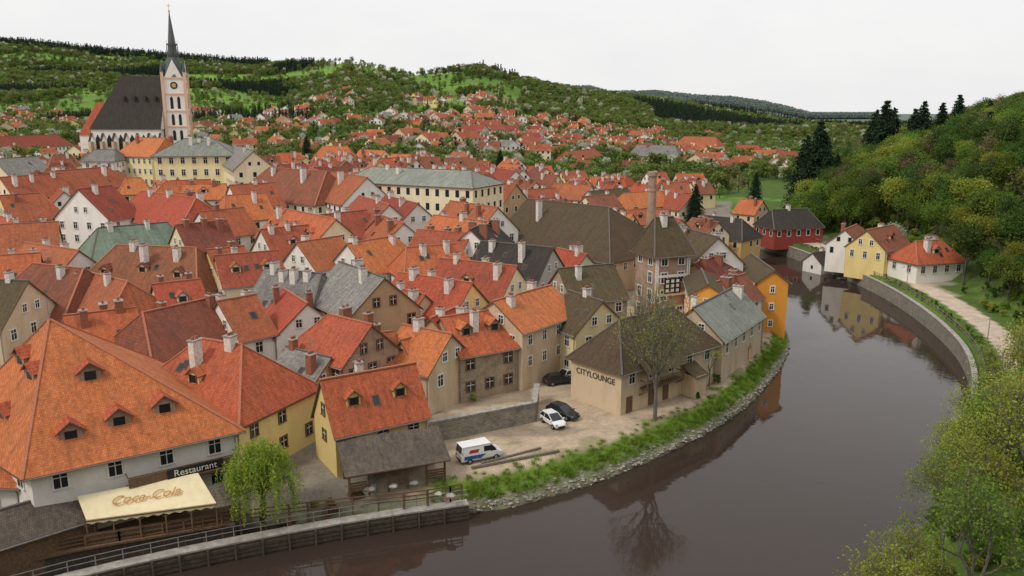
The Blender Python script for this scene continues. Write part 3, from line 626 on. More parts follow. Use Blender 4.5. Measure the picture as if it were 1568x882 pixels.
# ---------------------------------------------------------------- church
def church():
    ty=352.; tx=(284-784)/1230*ty; g=gz(tx,ty)-1
    root=empty('gothic_church',(tx,ty,g)); org=root.location
    B=MB(); r=4.4
    def ring(z0,z1,r0,r1,n_,mi,rot=0):
        for i in range(n_):
            a=rot+2*math.pi*i/n_;b_=rot+2*math.pi*(i+1)/n_
            B.face([(tx+r0*math.cos(a),ty+r0*math.sin(a),z0),(tx+r0*math.cos(b_),ty+r0*math.sin(b_),z0),(tx+r1*math.cos(b_),ty+r1*math.sin(b_),z1),(tx+r1*math.cos(a),ty+r1*math.sin(a),z1)],mi)
    q=math.pi/4; s2=math.sqrt(2)
    ring(g,54,r*s2,r*s2,4,0,q+.25)
    A=.25
    ex=Vector((math.cos(A),math.sin(A),0)); ey=Vector((-math.sin(A),math.cos(A),0))
    for zc in (33.5,40,47,53.5): B.box((tx,ty,zc),ex*(r+.3),ey*(r+.3),(0,0,.28),3)
    for sx in(-1,1):
        for sy in(-1,1):
            B.box(Vector((tx,ty,34))+ex*sx*(r)+ey*sy*r,ex*.55,ey*.55,(0,0,22),1)
            c0=Vector((tx,ty,56))+ex*sx*r+ey*sy*r
            B.cyl(c0,c0+Vector((0,0,5)),.8,.05,6,2)
    for dr,sd in ((ex,ey),(-ex,ey),(ey,ex),(-ey,ex)):
        c0=Vector((tx,ty,0))+dr*(r+.03)
        for zz,hh,ww in ((30,2.2,.6),(36.5,2.4,.6),(43.5,2.6,.6)):
            for s_ in (-1.4,1.4):
                k=c0+Vector((0,0,zz))+sd*s_
                B.face([k-sd*ww-Vector((0,0,hh)),k+sd*ww-Vector((0,0,hh)),k+sd*ww+Vector((0,0,hh*.7)),k+Vector((0,0,hh)),k-sd*ww+Vector((0,0,hh*.7))],4)
        k=c0+Vector((0,0,50.5)); B.face([k+dr*.06+sd*1.5*math.cos(t)+Vector((0,0,1.5*math.sin(t))) for t in [i*math.pi/8 for i in range(16)]],4)
        B.face([k+dr*.1+sd*.9*math.cos(t)+Vector((0,0,.9*math.sin(t))) for t in [i*math.pi/8 for i in range(16)]],5)
        B.face([c0+sd*-3.4+Vector((0,0,54)),c0+sd*3.4+Vector((0,0,54)),c0+Vector((0,0,61))],0)
        B.face([c0-dr*.3+sd*-3.4+Vector((0,0,54)),c0-dr*.3+sd*3.4+Vector((0,0,54)),c0-dr*.3+Vector((0,0,61))],2)
    ring(54,62,r*.98*s2*.8,2.3,8,2,q/2); ring(62,63,2.3,2.6,8,2,q/2); ring(63,67,1.9,1.7,8,2,q/2); ring(67,67.6,2.2,2.2,8,2,q/2); ring(67.6,80.5,1.55,.12,8,2,q/2)
    for i in range(8):
        a=i*q; p=Vector((tx+2.3*math.cos(a),ty+2.3*math.sin(a),63)); B.cyl(p,p+Vector((0,0,6)),.28,.03,5,2)
    B.cyl((tx,ty,80),(tx,ty,84),.1,.1,5,5); B.box((tx,ty,82.8),(.8,0,0),(0,.08,0),(0,0,.1),5); B.cyl((tx,ty,80.3),(tx,ty,81),.4,.4,8,5)
    B.obj('tower',['wall_white','wall_pink','spire_slate','wall_pink','dark','gold'],root,org)
    N=MB(); y0=ty+1; w=10.5
    def PX_(u): return (u-784)/1230*y0
    x0,x1=PX_(167),PX_(272); xr0,xr1=PX_(204),PX_(272); ze,zr=32.5,54.5
    N.box(((x0+x1)/2,y0,(g+ze)/2),((x1-x0)/2-.6,0,0),(0,w-.6,0),(0,0,(ze-g)/2),0)
    def uvr(pts,d): return [(Vector(p).dot(d),p[2]*1.1) for p in pts]
    X_=Vector((1,0,0));Y_=Vector((0,1,0))
    for s_ in(-1,1):
        pts=[(x0,y0+w*s_,ze),(x1,y0+w*s_,ze),(xr1,y0,zr),(xr0,y0,zr)]; N.face(pts,1,uvr(pts,X_))
    pts=[(x0,y0-w,ze),(x0,y0+w,ze),(xr0,y0,zr)]; N.face(pts,1,uvr(pts,Y_))
    N.face([(x1,y0-w,ze),(x1,y0+w,ze),(x1,y0,zr)],0)
    N.face([(x0,y0-w,ze-.01),(x1,y0-w,ze-.01),(x1,y0+w,ze-.01),(x0,y0+w,ze-.01)],1)
    nb=6
    for i in range(nb+1):
        xx=x0+.6+(x1-x0-1.2)*i/nb; N.box((xx,y0-w-.6,(g+ze-5)/2),(.5,0,0),(0,1.3,0),(0,0,(ze-5-g)/2),2)
        N.face([(xx-.5,y0-w-1.9,ze-4.98),(xx+.5,y0-w-1.9,ze-4.98),(xx+.5,y0-w+.6,ze-1.5),(xx-.5,y0-w+.6,ze-1.5)],1)
        if i<nb:
            xm=xx+(x1-x0)/nb/2; yy=y0-w+.55; N.face([(xm-1,yy,g+6),(xm+1,yy,g+6),(xm+1,yy,ze-4),(xm,yy,ze-2),(xm-1,yy,ze-4)],3)
    for i in range(4):
        xx=xr0+3+i*(xr1-xr0-4)/3.5; N.box((xx,y0-5.2,zr-9.2),(.5,0,0),(0,.8,0),(0,0,.7),1)
    xs0,xs1=PX_(146),PX_(176)
    N.box(((xs0+xs1)/2,y0,(g+30)/2),((xs1-xs0)/2,0,0),(0,7,0),(0,0,(30-g)/2),0)
    for s_ in(-1,1):
        pts=[(xs0,y0+7.4*s_,30),(xs1,y0+7.4*s_,30),(xs1,y0,43.5),(xs0+5,y0,43.5)]; N.face(pts,4,uvr(pts,X_))
    pts=[(xs0,y0-7.4,30),(xs0,y0+7.4,30),(xs0+5,y0,43.5)]; N.face(pts,4,uvr(pts,Y_))
    N.obj('nave',['wall_white','roof_dark','wall_beige','dark','roof_orange'],root,org)
church()
# ---------------------------------------------------------------- vegetation
def quadmesh(name,bv,bf,leaves,mats):
    nb=len(bv); nl=len(leaves)
    V_=np.concatenate([np.array(bv).reshape(-1,3),leaves.reshape(-1,3)]) if nb else leaves.reshape(-1,3)
    lf=(np.arange(nl*4).reshape(-1,4)+nb)
    Fc=(bf+lf.tolist())
    me=bpy.data.meshes.new(name); me.from_pydata(V_.tolist(),[],Fc)
    for m_ in mats: me.materials.append(MATS[m_])
    me.polygons.foreach_set('material_index',[0]*len(bf)+[1]*nl); me.update(); return me
def leafquads(c,size,r,aspect=.6):
    n_=len(c); a=r.normal(size=(n_,3)); a/=np.linalg.norm(a,axis=1)[:,None]; b_=r.normal(size=(n_,3)); b_-=a*(a*b_).sum(1)[:,None]; b_/=np.linalg.norm(b_,axis=1)[:,None]
    s=size*r.uniform(.6,1.3,(n_,1)); a=a*s*.5;b_=b_*s*.5*aspect
    return np.stack([c-a,c-b_,c+a,c+b_],1)
def tree_mesh(name,seed,H,levels=4,k=3,leafn=22,leafsize=.5,clump=.8,tr=.22,spread=.62,up=.25,bark='bark',leaf='leaf_wood',sides=5,trunk=.28,width=None,ratio=.74):
    rr=random.Random(seed); r=np.random.default_rng(seed); segs=[];tips=[]
    def grow(p,d,L,rad,lev):
        b_=Vector((rr.uniform(-1,1),rr.uniform(-1,1),rr.uniform(-.5,1)))*L*.1
        mid=p+d*L*.5+b_; q=p+d*L; segs.append((p,mid,rad,rad*.82)); segs.append((mid,q,rad*.82,rad*.66))
        if lev==0: tips.append(q); return
        if lev<=2: tips.append(mid)
        n_=k+(1 if rr.random()<.35 else 0); ph=rr.uniform(0,6.3)
        for i in range(n_):
            az=ph+6.283*i/n_+rr.uniform(-.4,.4); an=spread*rr.uniform(.6,1.35)
            o=d.orthogonal().normalized(); o.rotate(Matrix.Rotation(az,3,d)); nd=(d*math.cos(an)+o*math.sin(an)+Vector((0,0,up))).normalized()
            st=p.lerp(q,rr.uniform(.6,1)) if i else q
            grow(st,nd,L*ratio*rr.uniform(.8,1.15),rad*.62,lev-1)
    grow(Vector((0,0,0)),Vector((rr.uniform(-.06,.06),rr.uniform(-.06,.06),1)).normalized(),H*trunk,tr,levels)
    top=max(t.z for t in tips)+clump*.6; sc=H/top; 
    rad_=max(math.hypot(t.x,t.y) for t in tips)*sc; sxy=sc if not width else sc*width/rad_
    S=lambda p:(p.x*sxy,p.y*sxy,p.z*sc)
    bv=[];bf=[]
    for p,q,r0,r1 in segs:
        if r0<.006*H/10: r0=r1=.006*H/10
        p=Vector(S(p));q=Vector(S(q)); d=(q-p)
        if d.length<1e-4: continue
        d.normalize(); a=d.orthogonal().normalized(); b_=d.cross(a); k0=len(bv); sd_=sides if r0>.06 else 3
        for c_,rd in((p,r0),(q,r1)):
            for i in range(sd_):
                t=6.283*i/sd_; bv.append(tuple(c_+(a*math.cos(t)+b_*math.sin(t))*rd))
        for i in range(sd_):
            j=(i+1)%sd_; bf.append([k0+i,k0+j,k0+sd_+j,k0+sd_+i])
    tp=np.array([S(t) for t in tips]); 
    reps=r.poisson(leafn,len(tp)); c=np.repeat(tp,reps,0)+r.normal(size=(reps.sum(),3))*clump*np.array([1,1,.75])
    return quadmesh(name,bv,bf,leafquads(c,leafsize,r),[bark,leaf])
def blob_mesh(name,seed,n_,leafsize,leaf,lobes=9,trunk=True):
    r=np.random.default_rng(seed); cs=[]
    for i in range(lobes):
        a=r.uniform(0,6.28); zz=r.uniform(.32,.82); R_=.30*math.sin(math.pi*min(.95,(zz-.1)))**.6*r.uniform(.3,1.); cs.append((R_*math.cos(a),R_*math.sin(a),zz,r.uniform(.13,.2)))
    cs=np.array(cs); pick=r.integers(0,lobes,n_); d=r.normal(size=(n_,3)); d/=np.linalg.norm(d,axis=1)[:,None]
    c=cs[pick,:3]+d*(cs[pick,3]*r.uniform(.5,1.1,n_))[:,None]
    bv=[];bf=[]
    if trunk:
        for z_,rd in((-.05,.03),(.5,.018)):
            for i in range(5): t=1.2566*i; bv.append((rd*math.cos(t),rd*math.sin(t),z_))
        for i in range(5): j=(i+1)%5; bf.append([i,j,5+j,5+i])
    return quadmesh(name,bv,bf,leafquads(c,leafsize,r,.8),['bark',leaf])
def conifer_mesh(name,seed,n_,leaf,ls=.07,wd=.17):
    r=np.random.default_rng(seed); bv=[];bf=[]
    for z_,rd in((-.03,.018),(.98,.002)):
        for i in range(5): t=1.2566*i; bv.append((rd*math.cos(t),rd*math.sin(t),z_))
    for i in range(5): j=(i+1)%5; bf.append([i,j,5+j,5+i])
    nbr=max(60,n_//14); z=1-r.uniform(0,1,nbr)**.75*.9; z=np.round(z*20)/20+r.uniform(-.01,.01,nbr); az=r.uniform(0,6.28,nbr); L=wd*(1.03-z)**.7*1.15*r.uniform(.5,1.25,nbr)
    pk=r.integers(0,nbr,n_); t=r.uniform(.05,1,n_)**.7; rad=L[pk]*t
    c=np.stack([np.cos(az[pk])*rad,np.sin(az[pk])*rad,z[pk]-rad*.35*(t)+.0],1)+r.normal(size=(n_,3))*np.array([.011,.011,.008])
    return quadmesh(name,bv,bf,leafquads(c,ls,r,.5),['bark',leaf])
def scatter(name,meshes,pts,scales):
    pts=np.asarray(pts);scales=np.asarray(scales); k=rng.integers(0,len(meshes),len(pts))
    for j,me in enumerate(meshes):
        p=pts[k==j];s=scales[k==j]
        if len(p)==0: continue
        a=rng.uniform(0,6.28,len(p)); h=s*.5; vs=[]
        for q in range(4):
            t=a+q*math.pi/2+math.pi/4; vs.append(np.stack([p[:,0]+h*math.sqrt(2)*np.cos(t),p[:,1]+h*math.sqrt(2)*np.sin(t),p[:,2]],1))
        vv=np.stack(vs,1).reshape(-1,3); m_=bpy.data.meshes.new(name); m_.from_pydata(vv.tolist(),[],np.arange(len(vv)).reshape(-1,4).tolist())
        par=link(bpy.data.objects.new(name,m_)); ch=link(bpy.data.objects.new('plant_form',me),par)
        par.instance_type='FACES'; par.use_instance_faces_scale=True; par.instance_faces_scale=1; par.show_instancer_for_render=False; par.show_instancer_for_viewport=False
def clear_of_houses(x,y,m_=1.5):
    p=Vector((x,y)); return not any(segd(p,a,b_)<w_+m_ for a,b_,w_ in FOOT)
def unit(me,H):
    for v in me.vertices: v.co=v.co/H
    return me
wood=[unit(tree_mesh('crown',s,10,4,3,24,.36,.58,.2,.66,.2,leaf=lf,width=w_),10) for s,lf,w_ in ((1,'leaf_wood',3.8),(2,'leaf_wood',3.3),(3,'leaf_deep',3.6),(4,'leaf_fresh',3.5),(5,'leaf_wood',4.2),(6,'leaf_deep',3.2),(7,'leaf_deep',3.4),(8,'leaf_olive',3.0))]
farv=[blob_mesh('crown',11+i,300,.095,lf) for i,lf in enumerate(('leaf_far','leaf_far','leaf_far','leaf_olive','leaf_blossom','leaf_deep'))]
conf=[conifer_mesh('crown',31,600,'needle_far',.08),conifer_mesh('crown',32,600,'needle_far',.08,.2)]
hazev=[blob_mesh('crown',41,200,.13,'leaf_haze_far')]
bush=[blob_mesh('crown',51+i,900,.075,lf,7,False) for i,lf in enumerate(('leaf_wood','leaf_deep','leaf_fresh'))]
N=9000; yv=rng.uniform(92,430,N); dr=rng.uniform(13,190,N); xv=xrb(yv)+dr/.85; uv_=784+1230*xv/yv
keep=(uv_<1900)&~((yv>255)&(uv_<1290)&(rng.random(N)>.12))&~((yv>175)&(yv<225)&(dr<20))&(uv_>1100)
keep&=np.array([clear_of_houses(a,b_,2.5) if k_ else False for a,b_,k_ in zip(xv,yv,keep)])
xv=xv[keep];yv=yv[keep]
sel=[];cell={}
for i in range(len(xv)):
    key=(int(xv[i]//4.8),int(yv[i]//4.8))
    if key in cell: continue
    cell[key]=1; sel.append(i)
xv=xv[sel];yv=yv[sel]; zv=height(xv,yv)
hs=rng.uniform(6.5,14.5,len(xv)) 
scatter('hillside_woodland',wood,np.stack([xv,yv,zv-.3],1),hs)
N=40; yv=rng.uniform(150,420,N); dr=rng.uniform(40,150,N); xv=xrb(yv)+dr/.85; scatter('hillside_conifers',conf,np.stack([xv,yv,height(xv,yv)-.3],1),rng.uniform(11,17,N))
N=900; yv=rng.uniform(100,330,N); dr=rng.uniform(9.5,26,N)+np.where((yv>165)&(yv<235),6,0); xv=xrb(yv)+dr/.85; zv=height(xv,yv)
kp=np.array([clear_of_houses(a,b_,1) for a,b_ in zip(xv,yv)]); scatter('hillside_undergrowth',bush,np.stack([xv,yv,zv-.3],1)[kp],rng.uniform(1.2,3.6,N)[kp])
N=260; yv=rng.uniform(36,100,N); dr=rng.uniform(.3,13,N); xv=xrb(yv)+dr; zv=height(xv,yv); scatter('riverbank_thicket',bush,np.stack([xv,yv,zv-.3],1),rng.uniform(.8,2.2,N))
# far hills
N=95000; yv=335+(1750)*rng.random(N)**.75; uvv=rng.uniform(-250,1850,N); xv=(uvv-784)/1230*yv
md=meadow(xv,yv); fine=vnoise(xv,yv,24,22)
hedge=(vnoise(xv,yv,16,31)>.62)
Yr=np.interp(uvv,SU,SY)
pr=np.where(md<.49,.9,np.where(hedge,.22,.03)); pr=np.where((yv<440),.85*(fine>.35),pr)
pr=np.where((yv>440)&(yv<950)&(uvv>300)&(uvv<1080),.5*(fine>.40),pr)
pr=np.where((uvv>800)&(yv>1000),.9,pr); pr=np.where(uvv>1100,.85,pr); pr=np.where((uvv>450)&(uvv<630)&(yv>850)&(yv<1250),.85,pr)
kp=(rng.random(N)<pr)&((yv>372)|(uvv>735))&((yv>400)|(uvv>480))&(yv<Yr+40)
kp&=(xv<xrb(yv)-6)|(yv>430)|(xv>xrb(yv)+8)
kp&=~((uvv>1110)&(uvv<1290)&(yv<420)&(rng.random(N)>.15))
xv=xv[kp];yv=yv[kp]; kp=np.array([True if b_>470 else clear_of_houses(a,b_,2) for a,b_ in zip(xv,yv)]); xv=xv[kp];yv=yv[kp]
zv,_,ii,d_,_,_=height(xv,yv,True); kp=~ii&(d_>3); P3=np.stack([xv,yv,zv-.3],1)[kp]
cz_=vnoise(P3[:,0],P3[:,1],130,77)>.70; cz_&=(P3[:,1]>750)
big=np.where(P3[:,1]>1000,1.3,1.0); sc3=rng.uniform(5.5,11,len(P3))*big
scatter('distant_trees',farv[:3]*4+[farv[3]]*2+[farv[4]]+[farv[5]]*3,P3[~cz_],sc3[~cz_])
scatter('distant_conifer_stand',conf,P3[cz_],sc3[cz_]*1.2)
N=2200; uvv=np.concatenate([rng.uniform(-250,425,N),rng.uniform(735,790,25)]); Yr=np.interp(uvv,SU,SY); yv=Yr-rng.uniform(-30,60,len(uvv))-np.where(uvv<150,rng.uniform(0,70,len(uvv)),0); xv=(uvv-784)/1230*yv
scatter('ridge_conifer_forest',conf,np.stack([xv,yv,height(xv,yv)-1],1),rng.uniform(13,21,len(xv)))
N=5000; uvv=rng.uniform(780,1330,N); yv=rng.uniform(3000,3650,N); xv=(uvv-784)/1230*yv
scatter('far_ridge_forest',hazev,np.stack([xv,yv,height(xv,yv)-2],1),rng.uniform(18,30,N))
N=110; uvv=rng.uniform(200,1150,N); yv=rng.uniform(420,1100,N); xv=(uvv-784)/1230*yv; kp=np.array([clear_of_houses(a,b_,2) for a,b_ in zip(xv,yv)])
scatter('scattered_conifers',conf,np.stack([xv,yv,height(xv,yv)-.5],1)[kp],rng.uniform(7,13,N)[kp])
def mini(name,wall,roof,L,W,H,R_):
    b_=MB(); p=[Vector((-L,-W)),Vector((L,-W)),Vector((L,W)),Vector((-L,W))]
    for i in range(4): b_.face([v3(p[i],-2),v3(p[(i+1)%4],-2),v3(p[(i+1)%4],H),v3(p[i],H)],0)
    b_.face([(-L,-W,H),(-L,W,H),(-L,0,H+R_)],0); b_.face([(L,-W,H),(L,W,H),(L,0,H+R_)],0)
    for s_ in(-1,1): b_.face([(-L-.5,(W+.5)*s_,H-.4),(L+.5,(W+.5)*s_,H-.4),(L+.5,0,H+R_+.1),(-L-.5,0,H+R_+.1)],1,[(0,0),(12,0),(12,6),(0,6)])
    b_.box((L*.4,.8,H+R_+.3),(.4,0,0),(0,.4,0),(0,0,.9),0)
    for i in range(4): windows(b_,p[i],p[(i+1)%4],.2,H,sp=2.6,ww=1.1,wh=1.4,detail=False,mat=0)
    me=bpy.data.meshes.new(name); me.from_pydata(b_.v,[],b_.f)
    base=4+2+2+6
    ms=[(mm if i<base else (2 if mm==0 else 3)) for i,mm in enumerate(b_.m)]
    for x_ in (wall,roof,'glass','white_paint'): me.materials.append(MATS[x_])
    me.polygons.foreach_set('material_index',ms); l=me.uv_layers.new(name='UVMap'); l.data.foreach_set('uv',[x for t in b_.uv for x in t])
    for v in me.vertices: v.co=v.co/10
    return me
minis=[mini('house_form',w_,r_,a,b_,h,q) for w_,r_,a,b_,h,q in (('wall_white',Rd,5.5,4.5,5.5,3.2),('wall_white',O,5,4.5,6,3.2),('wall_cream',Rd,6,5,6.5,3.0),('wall_white',Ru,6.5,4.5,4.5,3.2),('wall_beige',Rd,8,5.5,7.5,3.4),('wall_white',Gy,5.5,5,5.5,2.8),('wall_pink',Ru,5.5,4.5,6,3.0),('wall_yellow',Ru,5.5,4.5,6,3.0),('wall_white',Rd,5,5,7,2.6))]
zones=[(-150,480,420,900,190),(480,760,455,780,80),(480,760,780,1020,35),(720,1080,440,620,85),(720,1090,620,1000,250),(1080,1200,430,560,16),(520,600,1200,1340,3)]
HX=[]
for u0,u1,y0,y1,cn in zones:
    tries=0;got=0
    while got<cn and tries<cn*14:
        tries+=1; y_=U(y0,y1);u_=U(u0,u1);x_=(u_-784)/1230*y_
        if math.hypot(x_+142,y_-352)<48: continue
        if vnoise(np.array([x_]),np.array([y_]),70,44)[0]<.36: continue
        if any((x_-a)**2+(y_-b_)**2<15**2 for a,b_ in HX): continue
        if y_<470 and not clear_of_houses(x_,y_,5): continue
        HX.append((x_,y_)); got+=1
HX=np.array(HX); hz=height(HX[:,0],HX[:,1]); scatter('suburb_houses',minis,np.c_[HX,hz],rng.uniform(8.,11.,len(HX)))
def plant(name,me,x,y,dz=-.2,s=1,rot=None):
    o=link(bpy.data.objects.new(name,me)); o.location=(x,y,gz(x,y)+dz); o.rotation_euler=(0,0,U(0,6.28) if rot is None else rot); o.scale=(s,s,s); return o
spr=[conifer_mesh('spruce',61+i,9000,'needle',.034,.27) for i in range(2)]
for u,y_,H in ((1229,306,27),(1248,300,30),(1257,310,24),(1330,330,27),(1344,322,29),(1356,335,25),(1388,330,22),(1400,322,24),(1428,330,20),(1278,300,15),(1065,262,13),(474,395,16),(766,360,13),(1156,330,12),(1452,325,21)):
    plant('spruce_tree',spr[random.randint(0,1)],(u-784)/1230*y_,y_,-.3,H)
blm=tree_mesh('blossom',71,9,4,3,24,.3,.6,.16,.7,.15,leaf='leaf_blossom',width=3)
for u,v,z in ((1310,330,8),(1375,345,12),(1400,300,16)): 
    p=P(u,v,z); plant('blossom_tree',blm,p.x,p.y)
bare=tree_mesh('bare_tree',81,18,5,3,5,.17,.4,.30,.55,.16,'bark_grey','leaf_fresh',width=7.5,ratio=.8,trunk=.24)
p=P(1003,642,2.8); plant('bare_spring_tree',bare,p.x,p.y)
small=tree_mesh('small_tree',82,6.5,5,2,7,.14,.3,.12,.55,.2,'bark_grey','leaf_fresh',width=2.5)
for u,v in ((1085,590),(840,560),(905,545)): p=P(u,v,2.8); plant('young_tree',small,p.x,p.y)
for u,v,s in ((1098,585,1.8),(1150,500,2.2),(1140,512,1.6),(1070,608,1.3),(655,640,1.2),(725,612,1.5),(478,752,1.4),(545,770,1.2),(700,695,.9)):
    p=P(u,v,2.9); plant('garden_shrub',bush[random.randint(0,2)],p.x,p.y,-.3,s)
fg=[tree_mesh('fg_tree',91+i,12.5,5,3,11,.22,.36,.2,.62,.14,'bark_grey','leaf_fresh' if i!=1 else 'leaf_wood',width=4.9,ratio=.8) for i in range(3)]
for y_,off,s,i in ((44,3,.85,0),(47,7,1.0,1),(52,2.5,.62,2),(55,6,.9,0),(60,3.5,.75,1),(63,7.5,1.,2),(67,3,.8,0),(71,6.5,1.,1),(75,2.5,.85,2),(79,7,1.1,0),(84,3.5,.85,1),(89,7.5,1.05,2),(96,12,.9,1),(103,14,.9,2),(92,13,1.2,0),(58,10,1.1,0)):
    plant('riverside_tree',fg[i],float(xrb(np.array([float(y_)]))[0])+off,y_,-.4,s)
def willow():
    r=np.random.default_rng(5); rr=random.Random(5); p=P(402,790,2.3)
    b_=MB(); b_.cyl((0,0,-.5),(0.2,0,2.6),.35,.25,8,0)
    L=[]
    for i in range(54):
        az=i*2.4; R_=3.2*math.sqrt((i+.5)/54)*rr.uniform(.8,1.12); z1=7.4-R_*R_*.26+rr.uniform(-.8,.6); tip=Vector((math.cos(az)*R_,math.sin(az)*R_,z1)); m_=Vector((math.cos(az)*R_*.4,math.sin(az)*R_*.4,z1*.72))
        b_.cyl((0.2,0,2.4),m_,.11,.06,5,0,False); b_.cyl(m_,tip,.06,.03,5,0,False)
        for s in range(8):
            a2=az+rr.uniform(-1.2,1.2); st=tip+Vector((rr.gauss(0,.3),rr.gauss(0,.3),rr.gauss(0,.25))); ln=rr.uniform(.8,3.0)+(1.3 if R_>2.3 else 0); ln=min(ln,st.z-1.0); out=rr.uniform(.1,.7)
            n_=int(ln*15); t=np.linspace(0,1,n_)
            c=np.stack([st.x+math.cos(a2)*out*np.sqrt(t),st.y+math.sin(a2)*out*np.sqrt(t),st.z+.35*np.sin(t*3.14)*(1-t)-ln*t],1)+r.normal(size=(n_,3))*.07; L.append(c)
    c=np.concatenate(L); q=leafquads(c,.25,r,.35)
    me=quadmesh('willow',b_.v,[list(f) for f in b_.f if len(f)==4],q,['bark','leaf_willow'])
    o=link(bpy.data.objects.new('weeping_willow',me)); o.location=(p.x,p.y,2.2)
willow()
pts=[]
for i in range(len(INs)-1):
    a=INs[i];b_=INs[i+1]; L=(b_-a).length
    if b_.y>190 or a.x<-9: continue
    d=(b_-a).normalized(); n_=Vector((-d.y,d.x))
    for _ in range(int(L*13)):
        q=a.lerp(b_,random.random())+n_*(abs(random.gauss(0,1.1))+.8)
        pts.append((q.x,q.y)); 
pts=np.array(pts); z=height(pts[:,0],pts[:,1])
r=np.random.default_rng(3); tuft=[]
for j in range(2):
    nn=60; base=r.normal(size=(nn,2))*.5; h=r.uniform(.4,1,nn); ln=r.normal(size=(nn,2))*.3; w_=.06
    q=np.stack([np.c_[base[:,0]-w_,base[:,1],np.zeros(nn)],np.c_[base[:,0]+w_,base[:,1],np.zeros(nn)],np.c_[base+ln+[w_*.4,0],h],np.c_[base+ln-[w_*.4,0],h]],1)
    tuft.append(quadmesh('tuft',[],[],q,['grass_blade','grass_blade']))
scatter('bank_grass',tuft,np.c_[pts,z],rng.uniform(.15,.5,len(pts)))
def rock_mesh(seed):
    import bmesh
    bm=bmesh.new(); bmesh.ops.create_icosphere(bm,subdivisions=2,radius=.5); rr=random.Random(seed)
    ph=[rr.uniform(0,6) for _ in range(6)]
    for v in bm.verts:
        f=1+.22*math.sin(v.co.x*7+ph[0])+.2*math.sin(v.co.y*8+ph[1])+.15*math.sin(v.co.z*9+ph[2]); v.co*=f; v.co.z*=.6
    me=bpy.data.meshes.new('stone'); bm.to_mesh(me); bm.free(); me.materials.append(MATS['rock']); return me
rocks=[rock_mesh(i) for i in range(3)]
pts=[]
for i in range(len(INs)-1):
    a=INs[i];b_=INs[i+1]
    if b_.y>190 or a.x<-9: continue
    d=(b_-a).normalized(); n_=Vector((-d.y,d.x))
    for _ in range(int((b_-a).length*9)): q=a.lerp(b_,random.random())+n_*(abs(random.gauss(0,.6))-.1); pts.append((q.x,q.y))
pts=np.array(pts); z=np.maximum(height(pts[:,0],pts[:,1]),-.1); scatter('bank_stones',rocks,np.c_[pts,z],rng.uniform(.15,.45,len(pts)))
# ---------------------------------------------------------------- walls, rails
ow=MB(); op=[p for p in OUTs if p.y>95]
for a,b_ in zip(op,op[1:]):
    d=(b_-a).normalized(); nn=Vector((-d.y,d.x))
    ow.box(v3((a+b_)/2,.9),v3((b_-a)/2,0),v3(nn*.3,0),(0,0,2.0),0); ow.box(v3((a+b_)/2,2.96),v3((b_-a)/2,0),v3(nn*.4,0),(0,0,.07),1)
ow.obj('river_embankment_wall',['wall_rubble','concrete'])
fn=MB()
for a,b_ in zip(op,op[1:]):
    if a.y>232: continue
    d=(b_-a).normalized(); nn=Vector((-d.y,d.x)); nn=nn if nn.x>0 or nn.y>0 else -nn
    A_=a+nn*1.2;B_=b_+nn*1.2; n_=max(1,int((b_-a).length/2))
    for i in range(n_): q=A_.lerp(B_,i/n_); fn.beam(v3(q,3.0),v3(q,4.15),.1,.1,0)
    for z in (3.6,4.1): fn.beam(v3(A_,z),v3(B_,z),.06,.08,0)
fn.obj('embankment_fence',['wood_grey'])
pts=[]
for a,b_ in zip(op,op[1:]):
    nn=Vector((-(b_-a).y,(b_-a).x)).normalized(); nn=nn if nn.x>0 or nn.y>0 else -nn
    for _ in range(int((b_-a).length*1.8)): q=a.lerp(b_,random.random())+nn*U(1.4,3.4); pts.append((q.x,q.y))
pts=np.array(pts); scatter('embankment_hedge',bush,np.c_[pts,height(pts[:,0],pts[:,1])-.1],rng.uniform(.4,1.0,len(pts)))
wk=[P(-200,968,1.7),P(60,892,1.7),P(230,852,1.7),P(400,818,1.7),P(560,790,1.7),P(716,768,1.7)]; wk=smooth_line(wk,1)
ww=MB(); rl=MB()
for a,b_ in zip(wk,wk[1:]):
    d=(b_-a).normalized(); nn=Vector((-d.y,d.x)); hd=(b_-a)/2
    ww.box(v3((a+b_)/2,0.05),v3(hd,0),v3(nn*.55,0),(0,0,1.5),0); ww.box(v3((a+b_)/2,1.63),v3(hd,0),v3(nn*.6,0),(0,0,.08),1)
    for zz in (.3,.7,1.1): ww.box(v3((a+b_)/2,zz)-v3(nn*.6,0),v3(hd,0),v3(nn*.05,0),(0,0,.15),2)
    n_=max(1,int((b_-a).length/1.9))
    for i in range(n_):
        q=a.lerp(b_,i/n_)+nn*.5; rl.beam(v3(q,1.7),v3(q,2.75),.07,.07,0); q=a.lerp(b_,i/n_)-nn*.7; ww.beam(v3(q,-.3),v3(q,1.5),.18,.18,2)
    for z in (2.25,2.75): rl.beam(v3(a+nn*.5,z),v3(b_+nn*.5,z),.06,.06,0)
ww.obj('weir_walkway_wall',['wood_wet','concrete','wood_wet']); rl.obj('walkway_railing',['metal_grey'])
rw=MB(); pr=[P(650,678,2.8),P(700,668,2.8),P(818,644,2.8),P(822,615,2.8)]
for i,(a,b_) in enumerate(zip(pr,pr[1:])):
    nn=Vector((-(b_-a).y,(b_-a).x)).normalized(); rw.box(v3((a+b_)/2,3.6),v3((b_-a)/2,0),v3(nn*.3,0),(0,0,1.6),0); rw.box(v3((a+b_)/2,5.24),v3((b_-a)/2,0),v3(nn*.36,0),(0,0,.06),1)
rw.obj('stone_retaining_wall',['wall_rubble','concrete'])
sA=P(535,727,4.9);sB=P(682,703,4.9); d=(sB-sA).normalized(); n_=Vector((-d.y,d.x)); sh=MB(); g=2.7; L=(sB-sA).length
sh.box(v3((sA+sB)/2+n_*3.9,3.9),v3(d*L/2,0),v3(n_*.1,0),(0,0,1.5),0)
